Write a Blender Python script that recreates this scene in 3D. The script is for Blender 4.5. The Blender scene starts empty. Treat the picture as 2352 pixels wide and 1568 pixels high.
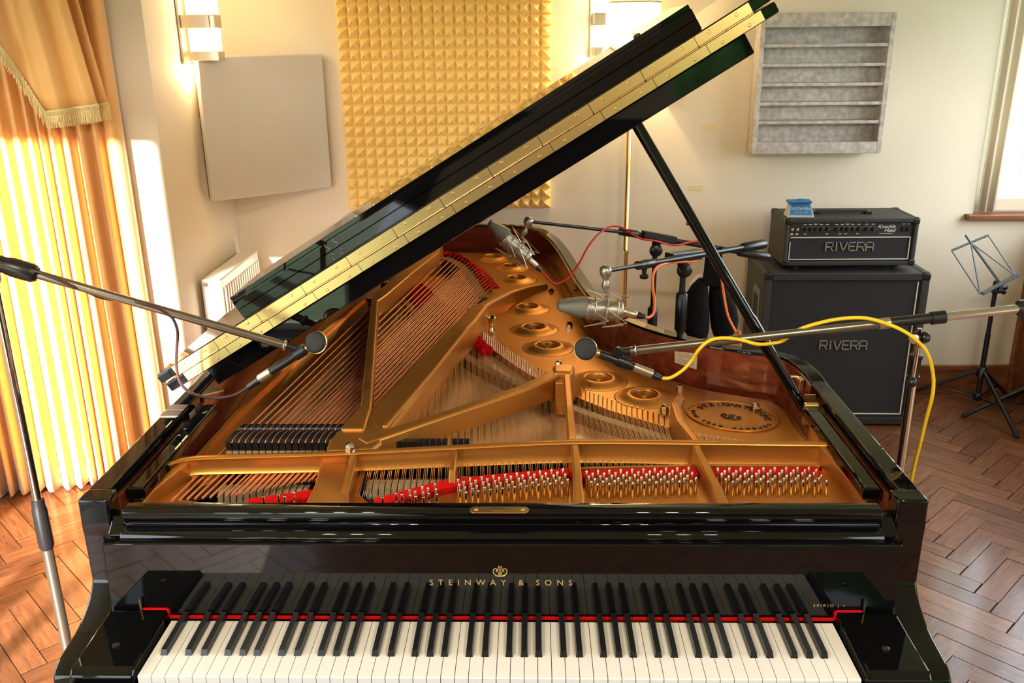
import bpy, bmesh, math, random
from mathutils import Vector, Matrix
from mathutils.geometry import tessellate_polygon
random.seed(7)
PI = math.pi
SC = bpy.context.scene
COL = SC.collection
V = Vector

# ------------------------------------------------------------------ camera
W, H = 2352, 1568
CAM = V((0.0627, -1.2477, 1.7528)); YAW, PITCH, ROLL, FPX = -0.0239, 0.3253, -0.0109, 2053.7
_f = V((math.sin(YAW)*math.cos(PITCH), math.cos(YAW)*math.cos(PITCH), -math.sin(PITCH)))
_r = V((math.cos(YAW), -math.sin(YAW), 0)); _u = _r.cross(_f)
CR = math.cos(ROLL)*_r + math.sin(ROLL)*_u
CU = -math.sin(ROLL)*_r + math.cos(ROLL)*_u
CF = _f
cam = bpy.data.cameras.new('camera'); camo = bpy.data.objects.new('camera', cam); COL.objects.link(camo)
m = Matrix((CR, CU, -CF)).transposed().to_4x4(); m.translation = CAM
camo.matrix_world = m
cam.sensor_width = 36; cam.lens = FPX/W*36; cam.clip_start = .05
SC.camera = camo

# ------------------------------------------------------------------ colour management, world, sun
SC.view_settings.view_transform = 'Standard'; SC.view_settings.look = 'None'
SC.view_settings.gamma = 1; SC.view_settings.use_curve_mapping = False
SC.view_settings.exposure = 0.55
SC.cycles.use_denoising = True
SC.cycles.max_bounces = 7; SC.cycles.glossy_bounces = 4; SC.cycles.diffuse_bounces = 4
SC.cycles.transmission_bounces = 5; SC.cycles.sample_clamp_indirect = 6
SC.cycles.caustics_reflective = False; SC.cycles.caustics_refractive = False
wd = bpy.data.worlds.new('sky'); SC.world = wd; wd.use_nodes = True
bg = wd.node_tree.nodes['Background']; bg.inputs[0].default_value = (.84, .92, 1, 1); bg.inputs[1].default_value = 5.2

def light(name, kind, loc, energy, color, size=None, size_y=None, direction=None, portal=False):
    l = bpy.data.lights.new(name, kind); l.energy = energy; l.color = color
    o = bpy.data.objects.new(name, l); COL.objects.link(o); o.location = loc
    if kind == 'AREA':
        l.shape = 'RECTANGLE'; l.size = size; l.size_y = size_y
        if portal: l.cycles.is_portal = True
    elif kind == 'POINT': l.shadow_soft_size = size
    elif kind == 'SPOT': l.shadow_soft_size = size
    elif kind == 'SUN': l.angle = size
    if direction is not None: o.rotation_euler = V(direction).to_track_quat('-Z', 'Y').to_euler()
    return o
light('sun', 'SUN', (-4, -4, 4), 27, (1, .93, .84), .010, direction=(.12, .97, -.17))

# ------------------------------------------------------------------ pixel -> point on a plane of the room
def ray(px, py): return CF + CR*((px-W/2)/FPX) - CU*((py-H/2)/FPX)
def Z(px, py, z): d = ray(px, py); return CAM + d*((z-CAM.z)/d.z)
def Y(px, py, y): d = ray(px, py); return CAM + d*((y-CAM.y)/d.y)
def X(px, py, x): d = ray(px, py); return CAM + d*((x-CAM.x)/d.x)
def onplane(px, py, p0, n): d = ray(px, py); return CAM + d*((V(p0)-CAM).dot(n)/d.dot(n))

# ------------------------------------------------------------------ mesh helpers
class MB:
    def __init__(s): s.v = []; s.f = []; s.sm = []
    def add(s, vs, fs, smooth=False):
        b = len(s.v); s.v += [V(p) for p in vs]
        for f in fs: s.f.append([b+i for i in f]); s.sm.append(smooth)
        return s
    def box(s, a, b):
        (x0, y0, z0), (x1, y1, z1) = a, b
        return s.add([(x0,y0,z0),(x1,y0,z0),(x1,y1,z0),(x0,y1,z0),(x0,y0,z1),(x1,y0,z1),(x1,y1,z1),(x0,y1,z1)],
              [(0,3,2,1),(4,5,6,7),(0,1,5,4),(1,2,6,5),(2,3,7,6),(3,0,4,7)])
    def obox(s, o, e1, e2, e3):      # box from corner o with edge vectors
        o, e1, e2, e3 = V(o), V(e1), V(e2), V(e3)
        fs = [(0,3,2,1),(4,5,6,7),(0,1,5,4),(1,2,6,5),(2,3,7,6),(3,0,4,7)]
        if e1.cross(e2).dot(e3) < 0: fs = [f[::-1] for f in fs]
        return s.add([o,o+e1,o+e1+e2,o+e2,o+e3,o+e1+e3,o+e1+e2+e3,o+e2+e3], fs)
    def prism(s, pts, z0, z1, smooth=False):
        n = len(pts); a = sum(pts[i][0]*pts[(i+1)%n][1]-pts[(i+1)%n][0]*pts[i][1] for i in range(n))
        if a < 0: pts = pts[::-1]
        vs = [(p[0],p[1],z0) for p in pts]+[(p[0],p[1],z1) for p in pts]
        s.add(vs, [tuple(range(n-1,-1,-1)), tuple(range(n,2*n))])
        b = len(s.v)-2*n
        for i in range(n):
            s.f.append([b+i, b+(i+1)%n, b+n+(i+1)%n, b+n+i]); s.sm.append(smooth)
        return s
    def plate(s, outer, holes, z0, z1):
        loops = [outer]+holes
        tr = tessellate_polygon([[V((p[0],p[1],0)) for p in l] for l in loops])
        flat = [p for l in loops for p in l]; n = len(flat)
        vs = [(p[0],p[1],z1) for p in flat]+[(p[0],p[1],z0) for p in flat]
        fs = []
        for t in tr:
            a, b, c = [V(flat[i]+(0,)) if len(flat[i])==2 else V((flat[i][0],flat[i][1],0)) for i in t]
            t = tuple(t) if (b-a).cross(c-a).z > 0 else tuple(t)[::-1]
            fs.append(t); fs.append(tuple(i+n for i in t[::-1]))
        k = 0
        for l in loops:
            for i in range(len(l)):
                a, b = k+i, k+(i+1)%len(l); fs.append((a, b, b+n, a+n))
            k += len(l)
        return s.add(vs, fs)
    def tube(s, pts, r, n=8, cap=True, smooth=True):
        pts = [V(p) for p in pts]
        rs = r if isinstance(r, (list, tuple)) else [r]*len(pts)
        b0 = len(s.v); prev = None
        for i, p in enumerate(pts):
            t = (pts[min(i+1,len(pts)-1)]-pts[max(i-1,0)])
            t = t.normalized() if t.length > 1e-9 else V((0,0,1))
            if prev is None:
                a = t.orthogonal().normalized()
            else:
                a = prev - t*prev.dot(t); a = a.normalized() if a.length > 1e-6 else t.orthogonal().normalized()
            prev = a; b = t.cross(a)
            for k in range(n):
                w = 2*PI*k/n; s.v.append(p+(a*math.cos(w)+b*math.sin(w))*rs[i])
        for i in range(len(pts)-1):
            for k in range(n):
                q = b0+i*n; s.f.append([q+k, q+(k+1)%n, q+n+(k+1)%n, q+n+k]); s.sm.append(smooth)
        if cap:
            s.f.append([b0+k for k in range(n-1,-1,-1)]); s.sm.append(False)
            e = b0+(len(pts)-1)*n; s.f.append([e+k for k in range(n)]); s.sm.append(False)
        return s
    def lathe(s, o, axis, prof, n=16, smooth=True, ref=None):
        o = V(o); ax = V(axis).normalized()
        a = (V(ref)-ax*V(ref).dot(ax)).normalized() if ref is not None else ax.orthogonal().normalized()
        b = ax.cross(a); b0 = len(s.v)
        for (r, h) in prof:
            for k in range(n):
                w = 2*PI*k/n; s.v.append(o+ax*h+(a*math.cos(w)+b*math.sin(w))*r)
        for i in range(len(prof)-1):
            for k in range(n):
                q = b0+i*n; s.f.append([q+k, q+(k+1)%n, q+n+(k+1)%n, q+n+k]); s.sm.append(smooth)
        if prof[0][0] > 1e-6: s.f.append([b0+k for k in range(n-1,-1,-1)]); s.sm.append(False)
        if prof[-1][0] > 1e-6:
            e = b0+(len(prof)-1)*n; s.f.append([e+k for k in range(n)]); s.sm.append(False)
        return s
    def extrude_profile(s, prof, x0, x1, smooth=False):   # closed (y,z) profile along x
        n = len(prof)
        vs = [(x0,p[0],p[1]) for p in prof]+[(x1,p[0],p[1]) for p in prof]
        s.add(vs, [tuple(range(n)), tuple(range(2*n-1,n-1,-1))]); b = len(s.v)-2*n
        for i in range(n):
            s.f.append([b+i, b+n+i, b+n+(i+1)%n, b+(i+1)%n]); s.sm.append(smooth)
        return s
    def beam(s, pts, widths, z0, z1):
        """a bar in plan following pts, vertical sides"""
        L, R = [], []
        for i, p in enumerate(pts):
            p = V((p[0],p[1],0)); a = V(pts[max(i-1,0)][:2]+(0,)) if not isinstance(pts[0], V) else V((pts[max(i-1,0)][0],pts[max(i-1,0)][1],0))
            q = pts[min(i+1,len(pts)-1)]; q = V((q[0],q[1],0)); t = (q-a).normalized(); nn = V((-t.y,t.x,0))
            w = widths[i] if isinstance(widths,(list,tuple)) else widths
            L.append(p+nn*w/2); R.append(p-nn*w/2)
        zz0 = z0 if isinstance(z0,(list,tuple)) else [z0]*len(pts); zz1 = z1 if isinstance(z1,(list,tuple)) else [z1]*len(pts)
        vs = []
        for i in range(len(pts)):
            vs += [(R[i].x,R[i].y,zz0[i]),(L[i].x,L[i].y,zz0[i]),(L[i].x,L[i].y,zz1[i]),(R[i].x,R[i].y,zz1[i])]
        fs = [(0,1,2,3)]; k = 4*(len(pts)-1); fs.append((k+3,k+2,k+1,k))
        for i in range(len(pts)-1):
            q = 4*i
            for a in range(4): fs.append((q+(a+1)%4, q+a, q+4+a, q+4+(a+1)%4))
        return s.add(vs, fs)
    def build(s, name, mat, parent=None, bevel=0, seg=2, fix=True, smooth_all=False, sub=0):
        o = base(parent); me = bpy.data.meshes.new(name)
        me.from_pydata([v-o for v in s.v], [], s.f)
        if fix:
            b = bmesh.new(); b.from_mesh(me); bmesh.ops.recalc_face_normals(b, faces=b.faces); b.to_mesh(me); b.free()
        me.polygons.foreach_set('use_smooth', [True]*len(s.sm) if smooth_all else s.sm); me.update()
        if any(s.sm) and len(s.v) < 4000: me.set_sharp_from_angle(angle=1.08)
        me.materials.append(MAT[mat] if isinstance(mat, str) else mat)
        ob = bpy.data.objects.new(name, me); COL.objects.link(ob)
        if parent: ob.parent = parent
        if bevel:
            md = ob.modifiers.new('bevel','BEVEL'); md.width = bevel; md.segments = seg; md.limit_method = 'ANGLE'; md.angle_limit = .6
            md.harden_normals = False
        if sub:
            md = ob.modifiers.new('sub','SUBSURF'); md.levels = sub; md.render_levels = sub
        return ob

ORG = {}
def base(parent):
    if parent is None: return V((0,0,0))
    p = parent
    o = V((0,0,0))
    while p is not None: o = o+V(p.location); p = p.parent
    return o
def thing(name, label, cat, loc=(0,0,0), group=None):
    o = bpy.data.objects.new(name, None); COL.objects.link(o); o.location = loc; o.empty_display_size = .1
    o['label'] = label; o['category'] = cat
    if group: o['group'] = group
    return o
def tag(o, label, cat, group=None, kind=None):
    o['label'] = label; o['category'] = cat
    if group: o['group'] = group
    if kind: o['kind'] = kind
    return o
def struct(o, label=None):
    o['kind'] = 'structure'
    if label: o['label'] = label
    return o
def inst(name, me, loc, parent, rot=None, matrix=None):
    ob = bpy.data.objects.new(name, me); COL.objects.link(ob)
    if parent: ob.parent = parent
    if matrix is not None:
        mm = matrix.copy(); mm.translation = V(loc)-base(parent); ob.matrix_local = mm
    else:
        ob.location = V(loc)-base(parent)
        if rot: ob.rotation_euler = rot
    return ob
def mesh_of(mb, name, mat):
    me = bpy.data.meshes.new(name); me.from_pydata(mb.v, [], mb.f)
    b = bmesh.new(); b.from_mesh(me); bmesh.ops.recalc_face_normals(b, faces=b.faces); b.to_mesh(me); b.free()
    me.polygons.foreach_set('use_smooth', mb.sm); me.materials.append(MAT[mat]); me.update(); return me
def spline(pts, n=8, closed=False):
    P = [V(p) if len(p)==3 else V((p[0],p[1],0)) for p in pts]; out = []; N = len(P)
    for i in range(N if closed else N-1):
        g = (lambda k: P[k%N]) if closed else (lambda k: P[max(0,min(N-1,k))])
        p0,p1,p2,p3 = g(i-1),g(i),g(i+1),g(i+2)
        for k in range(n):
            t = k/n
            out.append(.5*((2*p1)+(-p0+p2)*t+(2*p0-5*p1+4*p2-p3)*t*t+(-p0+3*p1-3*p2+p3)*t**3))
    if not closed: out.append(P[-1])
    return out
def lerp(a, b, t): return a+(b-a)*t
def polyat(P, t):
    """point at fraction t of the arc length of polyline P"""
    L = [0]
    for i in range(len(P)-1): L.append(L[-1]+(V(P[i+1])-V(P[i])).length)
    d = t*L[-1]
    for i in range(len(P)-1):
        if d <= L[i+1] or i == len(P)-2:
            return V(P[i]).lerp(V(P[i+1]), (d-L[i])/max(1e-9, L[i+1]-L[i]))
def text_mb(txt, size, origin, ex, ez, extrude=.0006, spacing=1.0, align='CENTER', shear=0):
    """lettering as a mesh: ex = reading direction, ez = up"""
    cu = bpy.data.curves.new('t','FONT'); cu.body = txt; cu.size = size; cu.align_x = align; cu.extrude = extrude
    cu.space_character = spacing; cu.shear = shear; cu.resolution_u = 3
    ob = bpy.data.objects.new('t', cu); COL.objects.link(ob)
    dg = bpy.context.evaluated_depsgraph_get(); me = bpy.data.meshes.new_from_object(ob.evaluated_get(dg))
    ex = V(ex).normalized(); ez = V(ez).normalized(); nz = ex.cross(ez)
    mb = MB(); mb.add([V(origin)+ex*v.co.x+ez*v.co.y+nz*v.co.z for v in me.vertices], [tuple(p.vertices) for p in me.polygons])
    bpy.data.objects.remove(ob); bpy.data.curves.remove(cu); bpy.data.meshes.remove(me)
    return mb

# ------------------------------------------------------------------ materials
MAT = {}
def mat(name, color, rough=.5, metal=0, coat=0, spec=.5, sheen=0, trans=0, emit=None, estr=0, bump=None, noise=None, alpha=None, ior=None, coords='Object'):
    m = bpy.data.materials.new(name); m.use_nodes = True; nt = m.node_tree; b = nt.nodes['Principled BSDF']
    b.inputs['Base Color'].default_value = (*color, 1); b.inputs['Roughness'].default_value = rough
    b.inputs['Metallic'].default_value = metal; b.inputs['Coat Weight'].default_value = coat
    b.inputs['Coat Roughness'].default_value = .04
    b.inputs['Specular IOR Level'].default_value = spec; b.inputs['Transmission Weight'].default_value = trans
    if sheen: b.inputs['Sheen Weight'].default_value = sheen
    if ior: b.inputs['IOR'].default_value = ior
    if emit: b.inputs['Emission Color'].default_value = (*emit,1); b.inputs['Emission Strength'].default_value = estr
    tc = nt.nodes.new('ShaderNodeTexCoord')
    if noise:      # (scale vec, detail, colour a, colour b)
        sc, det, ca, cb = noise
        mp = nt.nodes.new('ShaderNodeMapping'); mp.inputs['Scale'].default_value = sc
        nz = nt.nodes.new('ShaderNodeTexNoise'); nz.inputs['Scale'].default_value = 1; nz.inputs['Detail'].default_value = det
        rp = nt.nodes.new('ShaderNodeValToRGB'); rp.color_ramp.elements[0].position = .32; rp.color_ramp.elements[1].position = .68
        rp.color_ramp.elements[0].color = (*ca,1); rp.color_ramp.elements[1].color = (*cb,1)
        nt.links.new(tc.outputs[coords], mp.inputs[0]); nt.links.new(mp.outputs[0], nz.inputs[0])
        nt.links.new(nz.outputs[0], rp.inputs[0]); nt.links.new(rp.outputs[0], b.inputs['Base Color'])
    if bump:       # (scale, strength, distance)
        nz = nt.nodes.new('ShaderNodeTexNoise'); nz.inputs['Scale'].default_value = bump[0]; nz.inputs['Detail'].default_value = 3
        bp = nt.nodes.new('ShaderNodeBump'); bp.inputs['Strength'].default_value = bump[1]; bp.inputs['Distance'].default_value = bump[2]
        nt.links.new(tc.outputs[coords], nz.inputs[0]); nt.links.new(nz.outputs[0], bp.inputs['Height']); nt.links.new(bp.outputs[0], b.inputs['Normal'])
    MAT[name] = m; return m
mat('wall', (.81,.71,.545), .75, bump=(14,.12,.01), noise=((1.2,1.2,1.2),2,(.79,.69,.53),(.83,.73,.565)))
mat('ceiling', (.82,.80,.76), .8)
mat('black', (.0025,.0025,.003), .03, spec=.42)
mat('satin_black', (.008,.008,.009), .32)
mat('matte_black', (.012,.012,.012), .7)
mat('gold', (.61,.265,.054), .36, metal=.8, bump=(900,.05,.0005))
mat('mahogany', (.15,.022,.008), .18, coat=.6, noise=((3,40,40),4,(.10,.013,.005),(.20,.036,.014)))
mat('brass', (.82,.58,.25), .28, metal=1)
mat('chrome', (.80,.79,.77), .09, metal=1)
mat('steel', (.42,.33,.25), .3, metal=1)
mat('string_wire', (.80,.64,.47), .3, metal=.9)
mat('pin_steel', (.78,.66,.50), .14, metal=1)
mat('nickel', (.44,.40,.33), .36, metal=.85)
mat('tube_grey', (.24,.21,.17), .3, metal=.9)
mat('mic_grille', (.22,.205,.175), .5, metal=.5, bump=(1500,.6,.001))
mat('copper', (.90,.38,.20), .35, metal=.65)
mat('relief_shade', (.03,.014,.006), .4)  # shading of the raised gold lettering and emblem, put into a dark colour
mat('spruce', (.62,.30,.12), .3, coat=.3, noise=((90,3,3),3,(.58,.275,.105),(.72,.39,.17)))
mat('maple', (.26,.12,.045), .4)
mat('red_felt', (.60,.006,.005), .95, spec=.1, bump=(300,.5,.002))
mat('cream_felt', (.42,.31,.17), .95, bump=(400,.5,.002))
mat('ivory', (.83,.81,.76), .14, coat=.3)
mat('ebony', (.010,.010,.011), .28)
mat('gold_leaf', (.70,.46,.16), .4, metal=.6)
mat('paper', (.60,.42,.26), .8)
mat('curtain', (.82,.44,.125), .55, sheen=.6, bump=(60,.08,.01))
mat('curtain_cream', (.72,.62,.45), .85, sheen=.3)
mat('sheer', (.85,.88,.80), .9, trans=0)
mat('fringe', (.78,.62,.30), .9)
mat('panel_grey', (.64,.58,.49), .92, bump=(500,.15,.002))
mat('panel_edge', (.10,.065,.03), .8)
mat('foam', (.97,.70,.26), .95, bump=(700,.2,.002))
mat('felt_grey', (.5,.47,.43), .95, noise=((38,38,38),5,(.42,.385,.345),(.68,.625,.56)), bump=(200,.4,.003))
mat('radiator', (.84,.82,.78), .3)
mat('lampshade', (.90,.80,.55), .8)
mat('bulb', (1,.9,.7), .5, emit=(1,.74,.38), estr=22)
mat('glass_lit', (1,.95,.85), .2, emit=(1,.84,.55), estr=5)
mat('satin_metal', (.62,.52,.38), .3, metal=.9)
mat('tolex', (.020,.020,.021), .55, bump=(600,.35,.002))
mat('tolex_side', (.030,.029,.028), .55, bump=(600,.35,.002))
mat('grille', (.022,.022,.023), .85, bump=(900,.8,.003))
mat('piping', (.72,.68,.58), .5)
mat('logo', (.36,.34,.30), .4, metal=.5)
mat('print_white', (.75,.73,.68), .6)
mat('print_red', (.75,.10,.06), .6)
mat('card_blue', (.035,.19,.42), .5)
mat('card_pale', (.30,.45,.52), .5)
mat('card_white', (.66,.62,.52), .7)
mat('cable_red', (.62,.012,.012), .45)
mat('cable_orange', (.85,.17,.03), .45)
mat('cable_yellow', (.90,.56,.01), .45)
mat('cable_brown', (.055,.022,.016), .45)
mat('cable_green', (.02,.16,.06), .5)
mat('stand_blue', (.16,.20,.22), .35, metal=.6)
mat('wood_dark', (.16,.045,.014), .35, noise=((4,30,30),3,(.12,.03,.009),(.22,.07,.022)))
mat('sill_wood', (.22,.075,.025), .3, noise=((6,40,40),3,(.16,.05,.016),(.28,.10,.035)))
mat('dark_panel', (.018,.012,.010), .5)
mat('joint', (.018,.009,.005), .8)
mat('tape', (.80,.66,.30), .6)
mat('sandbag', (.006,.006,.006), .9, spec=.15, bump=(60,.3,.01))
mat('glass', (1,1,1), .0, trans=1, ior=1.02)
mat('white_paint', (.80,.79,.75), .4)
mat('lawn', (.05,.15,.02), .9, noise=((3,3,3),4,(.03,.10,.012),(.08,.20,.03)))
mat('hedge_leaf', (.05,.17,.03), .8, noise=((9,9,9),4,(.02,.10,.012),(.10,.26,.04)))
# translucent cloth
def translucent(name, color, tcol, mix):
    m = bpy.data.materials.new(name); m.use_nodes = True; nt = m.node_tree; nt.nodes.clear()
    o = nt.nodes.new('ShaderNodeOutputMaterial'); d = nt.nodes.new('ShaderNodeBsdfDiffuse'); t = nt.nodes.new('ShaderNodeBsdfTranslucent')
    mx = nt.nodes.new('ShaderNodeMixShader'); mx.inputs[0].default_value = mix
    d.inputs[0].default_value = (*color,1); t.inputs[0].default_value = (*tcol,1)
    nt.links.new(d.outputs[0], mx.inputs[1]); nt.links.new(t.outputs[0], mx.inputs[2]); nt.links.new(mx.outputs[0], o.inputs[0]); MAT[name] = m
translucent('lampshade', (.92,.82,.56), (.98,.86,.55), .6)
translucent('sheer', (.85,.86,.80), (.92,.95,.86), .6)
# parquet: every block its own tint from its own origin
def parquet():
    m = mat('parquet', (.3,.13,.05), .26, coat=.5); nt = m.node_tree; b = nt.nodes['Principled BSDF']
    b.inputs['Coat Roughness'].default_value = .14
    oi = nt.nodes.new('ShaderNodeObjectInfo'); tc = nt.nodes.new('ShaderNodeTexCoord')
    mp = nt.nodes.new('ShaderNodeMapping'); mp.inputs['Scale'].default_value = (5,34,34)
    add = nt.nodes.new('ShaderNodeVectorMath'); add.operation = 'ADD'
    cx = nt.nodes.new('ShaderNodeCombineXYZ'); ml = nt.nodes.new('ShaderNodeMath'); ml.operation = 'MULTIPLY'; ml.inputs[1].default_value = 57
    nz = nt.nodes.new('ShaderNodeTexNoise'); nz.inputs['Scale'].default_value = 1.6; nz.inputs['Detail'].default_value = 5; nz.inputs['Roughness'].default_value = .65
    rp = nt.nodes.new('ShaderNodeValToRGB'); e = rp.color_ramp.elements; e[0].position = .28; e[1].position = .75
    e[0].color = (.125,.040,.013,1); e[1].color = (.36,.155,.065,1)
    rp2 = nt.nodes.new('ShaderNodeValToRGB'); e = rp2.color_ramp.elements; e[0].color = (.60,.52,.50,1); e[1].color = (1.12,1.05,1.02,1)
    mx = nt.nodes.new('ShaderNodeMixRGB'); mx.blend_type = 'MULTIPLY'; mx.inputs[0].default_value = 1
    nt.links.new(oi.outputs['Random'], ml.inputs[0]); nt.links.new(ml.outputs[0], cx.inputs[0]); nt.links.new(ml.outputs[0], cx.inputs[1])
    nt.links.new(tc.outputs['Object'], mp.inputs[0]); nt.links.new(mp.outputs[0], add.inputs[0]); nt.links.new(cx.outputs[0], add.inputs[1])
    nt.links.new(add.outputs[0], nz.inputs[0]); nt.links.new(nz.outputs[0], rp.inputs[0]); nt.links.new(oi.outputs['Random'], rp2.inputs[0])
    nt.links.new(rp.outputs[0], mx.inputs[1]); nt.links.new(rp2.outputs[0], mx.inputs[2]); nt.links.new(mx.outputs[0], b.inputs['Base Color'])
    # worn varnish: patches of rougher and smoother finish
    n2 = nt.nodes.new('ShaderNodeTexNoise'); n2.inputs['Scale'].default_value = 7; n2.inputs['Detail'].default_value = 6
    mr = nt.nodes.new('ShaderNodeMapRange'); mr.inputs[1].default_value = .3; mr.inputs[2].default_value = .7; mr.inputs[3].default_value = .25; mr.inputs[4].default_value = .55
    nt.links.new(add.outputs[0], n2.inputs[0]); nt.links.new(n2.outputs[0], mr.inputs[0]); nt.links.new(mr.outputs[0], b.inputs['Roughness'])
    bp = nt.nodes.new('ShaderNodeBump'); bp.inputs['Strength'].default_value = .12; bp.inputs['Distance'].default_value = .002
    nt.links.new(n2.outputs[0], bp.inputs['Height']); nt.links.new(bp.outputs[0], b.inputs['Normal'])
parquet()

# ================================================================== THE ROOM
YB, XR, XL, YF, ZC = 3.10, 2.56, -2.62, -2.8, 2.5
XA, YN = -1.39, 2.28                       # alcove side wall, and the corner where the bay wall ends
BT = V((.944,.33,0)).normalized(); BN = V((.33,-.944,0)).normalized(); BP = V((XA,YN,0))
# ---- floor: herringbone blocks at 45 degrees
fl = MB().box((XL-.2,YF-.2,-.06),(XR+.2,YB+.2,-.004)).build('floor','joint'); struct(fl,'herringbone parquet floor of worn brown wood blocks')
PW, U, Q = .075, V((.7071,.7071,0)), V((.7071,-.7071,0))
FO = V((1.525,1.644,0))
gap = .0028
pm = MB().box((0,0,-.004),(4*PW-gap,PW-gap,0)); pmesh = mesh_of(pm,'plank','parquet')
near, rest = [], []
for j in range(-60,61):
    for i in range(-60,61):
        d = (i+j) % 8
        if d not in (0,4): continue
        c = FO+U*(i*PW)+Q*(j*PW)
        if d == 0: mid = c+U*(2*PW)+Q*(PW/2)
        else: mid = c+U*(PW/2)+Q*(2*PW)
        if not (XL-.1 < mid.x < XR+.1 and YF-.1 < mid.y < YB+.12): continue
        dd = mid-CAM; zz = dd.dot(CF)
        vis = False
        if zz > .3:
            px, py = W/2+FPX*dd.dot(CR)/zz, H/2-FPX*dd.dot(CU)/zz
            vis = -60 < px < W+40 and 800 < py < H+90 and not (-.76 < mid.x < .76 and mid.y < 2.7) and not (px > 260 and px < 1960)
        (near if vis else rest).append((c, d, mid))
near.sort(key=lambda t: (t[2]-CAM).length)
rest += near[300:]; near = near[:300]
rz = math.radians(45)
for c, d, mid in near:
    dz = random.uniform(-.0007,.0007)
    if d == 0: inst('plank', pmesh, c+Q*PW+V((0,0,dz)), fl, (0,0,rz))
    else: inst('plank', pmesh, c+V((0,0,dz)), fl, (0,0,-rz))
rb = MB()
for c, d, mid in rest:
    g = gap/2; dz = V((0,0,random.uniform(-.0007,.0007)))
    if d == 0: rb.obox(c+V((0,0,-.004))+dz, U*(4*PW-gap), Q*(PW-gap), (0,0,.004))
    else: rb.obox(c+V((0,0,-.004))+dz, U*(PW-gap), Q*(4*PW-gap), (0,0,.004))
rs = rb.build('parquet_blocks','parquet',fl,fix=False); rs['kind'] = 'stuff'
# ---- walls
T = .16
wb = MB().box((XA-T,YB,-.05),(2.20,YB+T,ZC)).box((2.20,YB,-.05),(XR+T,YB+T,.925)).box((2.20,YB,2.25),(XR+T,YB+T,ZC)).build('wall_back','wall'); struct(wb)
wa = MB().box((XA-T,YN+.002,-.05),(XA,YB,ZC)).build('wall_alcove','wall'); struct(wa)
def bay(s0, s1, d0, d1, z0, z1, mb=None):
    mb = mb or MB(); o = BP+BT*s0+BN*d0; return mb.obox(o+V((0,0,z0)), BT*(s1-s0), BN*(d1-d0), (0,0,z1-z0))
SB = (XL-XA)/BT.x
wy = bay(SB, 0, -T, 0, -.05, ZC).build('wall_bay','wall'); struct(wy)
yl = YN+(XL-XA)*BT.y/BT.x
wins_l = [(-2.0,-.6),(-.2,1.15)]
top_l = [2.2,2.2]
wl = MB(); TL = .12
prev = YF
for a, b in wins_l+[(yl,None)]:
    wl.box((XL-TL,prev,-.05),(XL,a,ZC)); prev = b
for (a, b), zt in zip(wins_l,top_l): wl.box((XL-TL,a,zt),(XL,b,ZC)).box((XL-TL,a,-.05),(XL,b,.80))
struct(wl.build('wall_left','wall'))
wins_r = [(-2.0,-.5),(1.15,3.02)]
wr = MB(); prev = YF
for a, b in wins_r+[(YB,None)]:
    wr.box((XR,prev,-.05),(XR+T,a,ZC)); prev = b
for a, b in wins_r: wr.box((XR,a,2.2),(XR+T,b,ZC)).box((XR,a,-.05),(XR+T,b,.90))
struct(wr.build('wall_right','wall'))
TF = .04
struct(MB().box((XL-T,YF-TF,-.05),(-2.60,YF,ZC)).box((-2.60,YF-TF,2.30),(-2.003,YF,ZC)).box((-2.25,YF-TF,-.05),(-2.165,YF,2.30)).box((-2.003,YF-TF,1.78),(-1.12,YF,ZC)).box((-2.036,YF-TF,-.05),(-2.003,YF,2.30)).box((-1.12,YF-TF,-.05),(.85,YF,ZC)).box((2.35,YF-T,-.05),(XR+T,YF,ZC)).box((.85,YF-TF,-.05),(2.35,YF,1.0)).box((.85,YF-T,2.25),(2.35,YF,ZC)).build('wall_front','wall'))
for k, (xa, xb, zt) in enumerate(((-2.60,-2.25,2.30),(-2.165,-2.036,2.30),(-2.002,-1.12,1.78))):
    wq = MB().box((xa,YF-.032,.0),(xa+.012,YF-.004,zt)).box((xb-.012,YF-.032,.0),(xb,YF-.004,zt)).box((xa+.012,YF-.032,zt-.03),(xb-.012,YF-.004,zt)).box((xa+.012,YF-.032,0),(xb-.012,YF-.004,.04)).build('window_%d'%(k+7),'white_paint'); struct(wq)
    light('daylight_portal','AREA',((xa+xb)/2,YF-.002,zt/2),1,(1,1,1),xb-xa,zt,direction=(0,1,0),portal=True)
struct(MB().box((-1.10,YF,0),(.80,YF+.025,1.30)).box((.80,YF,0),(XR-.001,YF+.025,.97)).build('added_dark_trim','dark_panel'))  # unseen dark panelling, added to darken the reflections in the fallboard
wf = MB().box((.85,YF-.11,1.0),(.905,YF-.05,2.25)).box((2.295,YF-.11,1.0),(2.35,YF-.05,2.25)).box((.905,YF-.11,1.0),(2.295,YF-.05,1.055)).box((.905,YF-.11,2.195),(2.295,YF-.05,2.25)).build('window_6','white_paint'); struct(wf)
MB().box((1.58,YF-.10,1.055),(1.62,YF-.06,2.195)).build('mullion','white_paint',wf)
light('daylight_portal','AREA',(1.6,YF-.02,1.62),1,(1,1,1),1.5,1.25,direction=(0,1,0),portal=True)
struct(MB().box((XL-T,YF-T,ZC),(XR+T,YB+T,ZC+.1)).build('ceiling','ceiling'))
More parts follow.
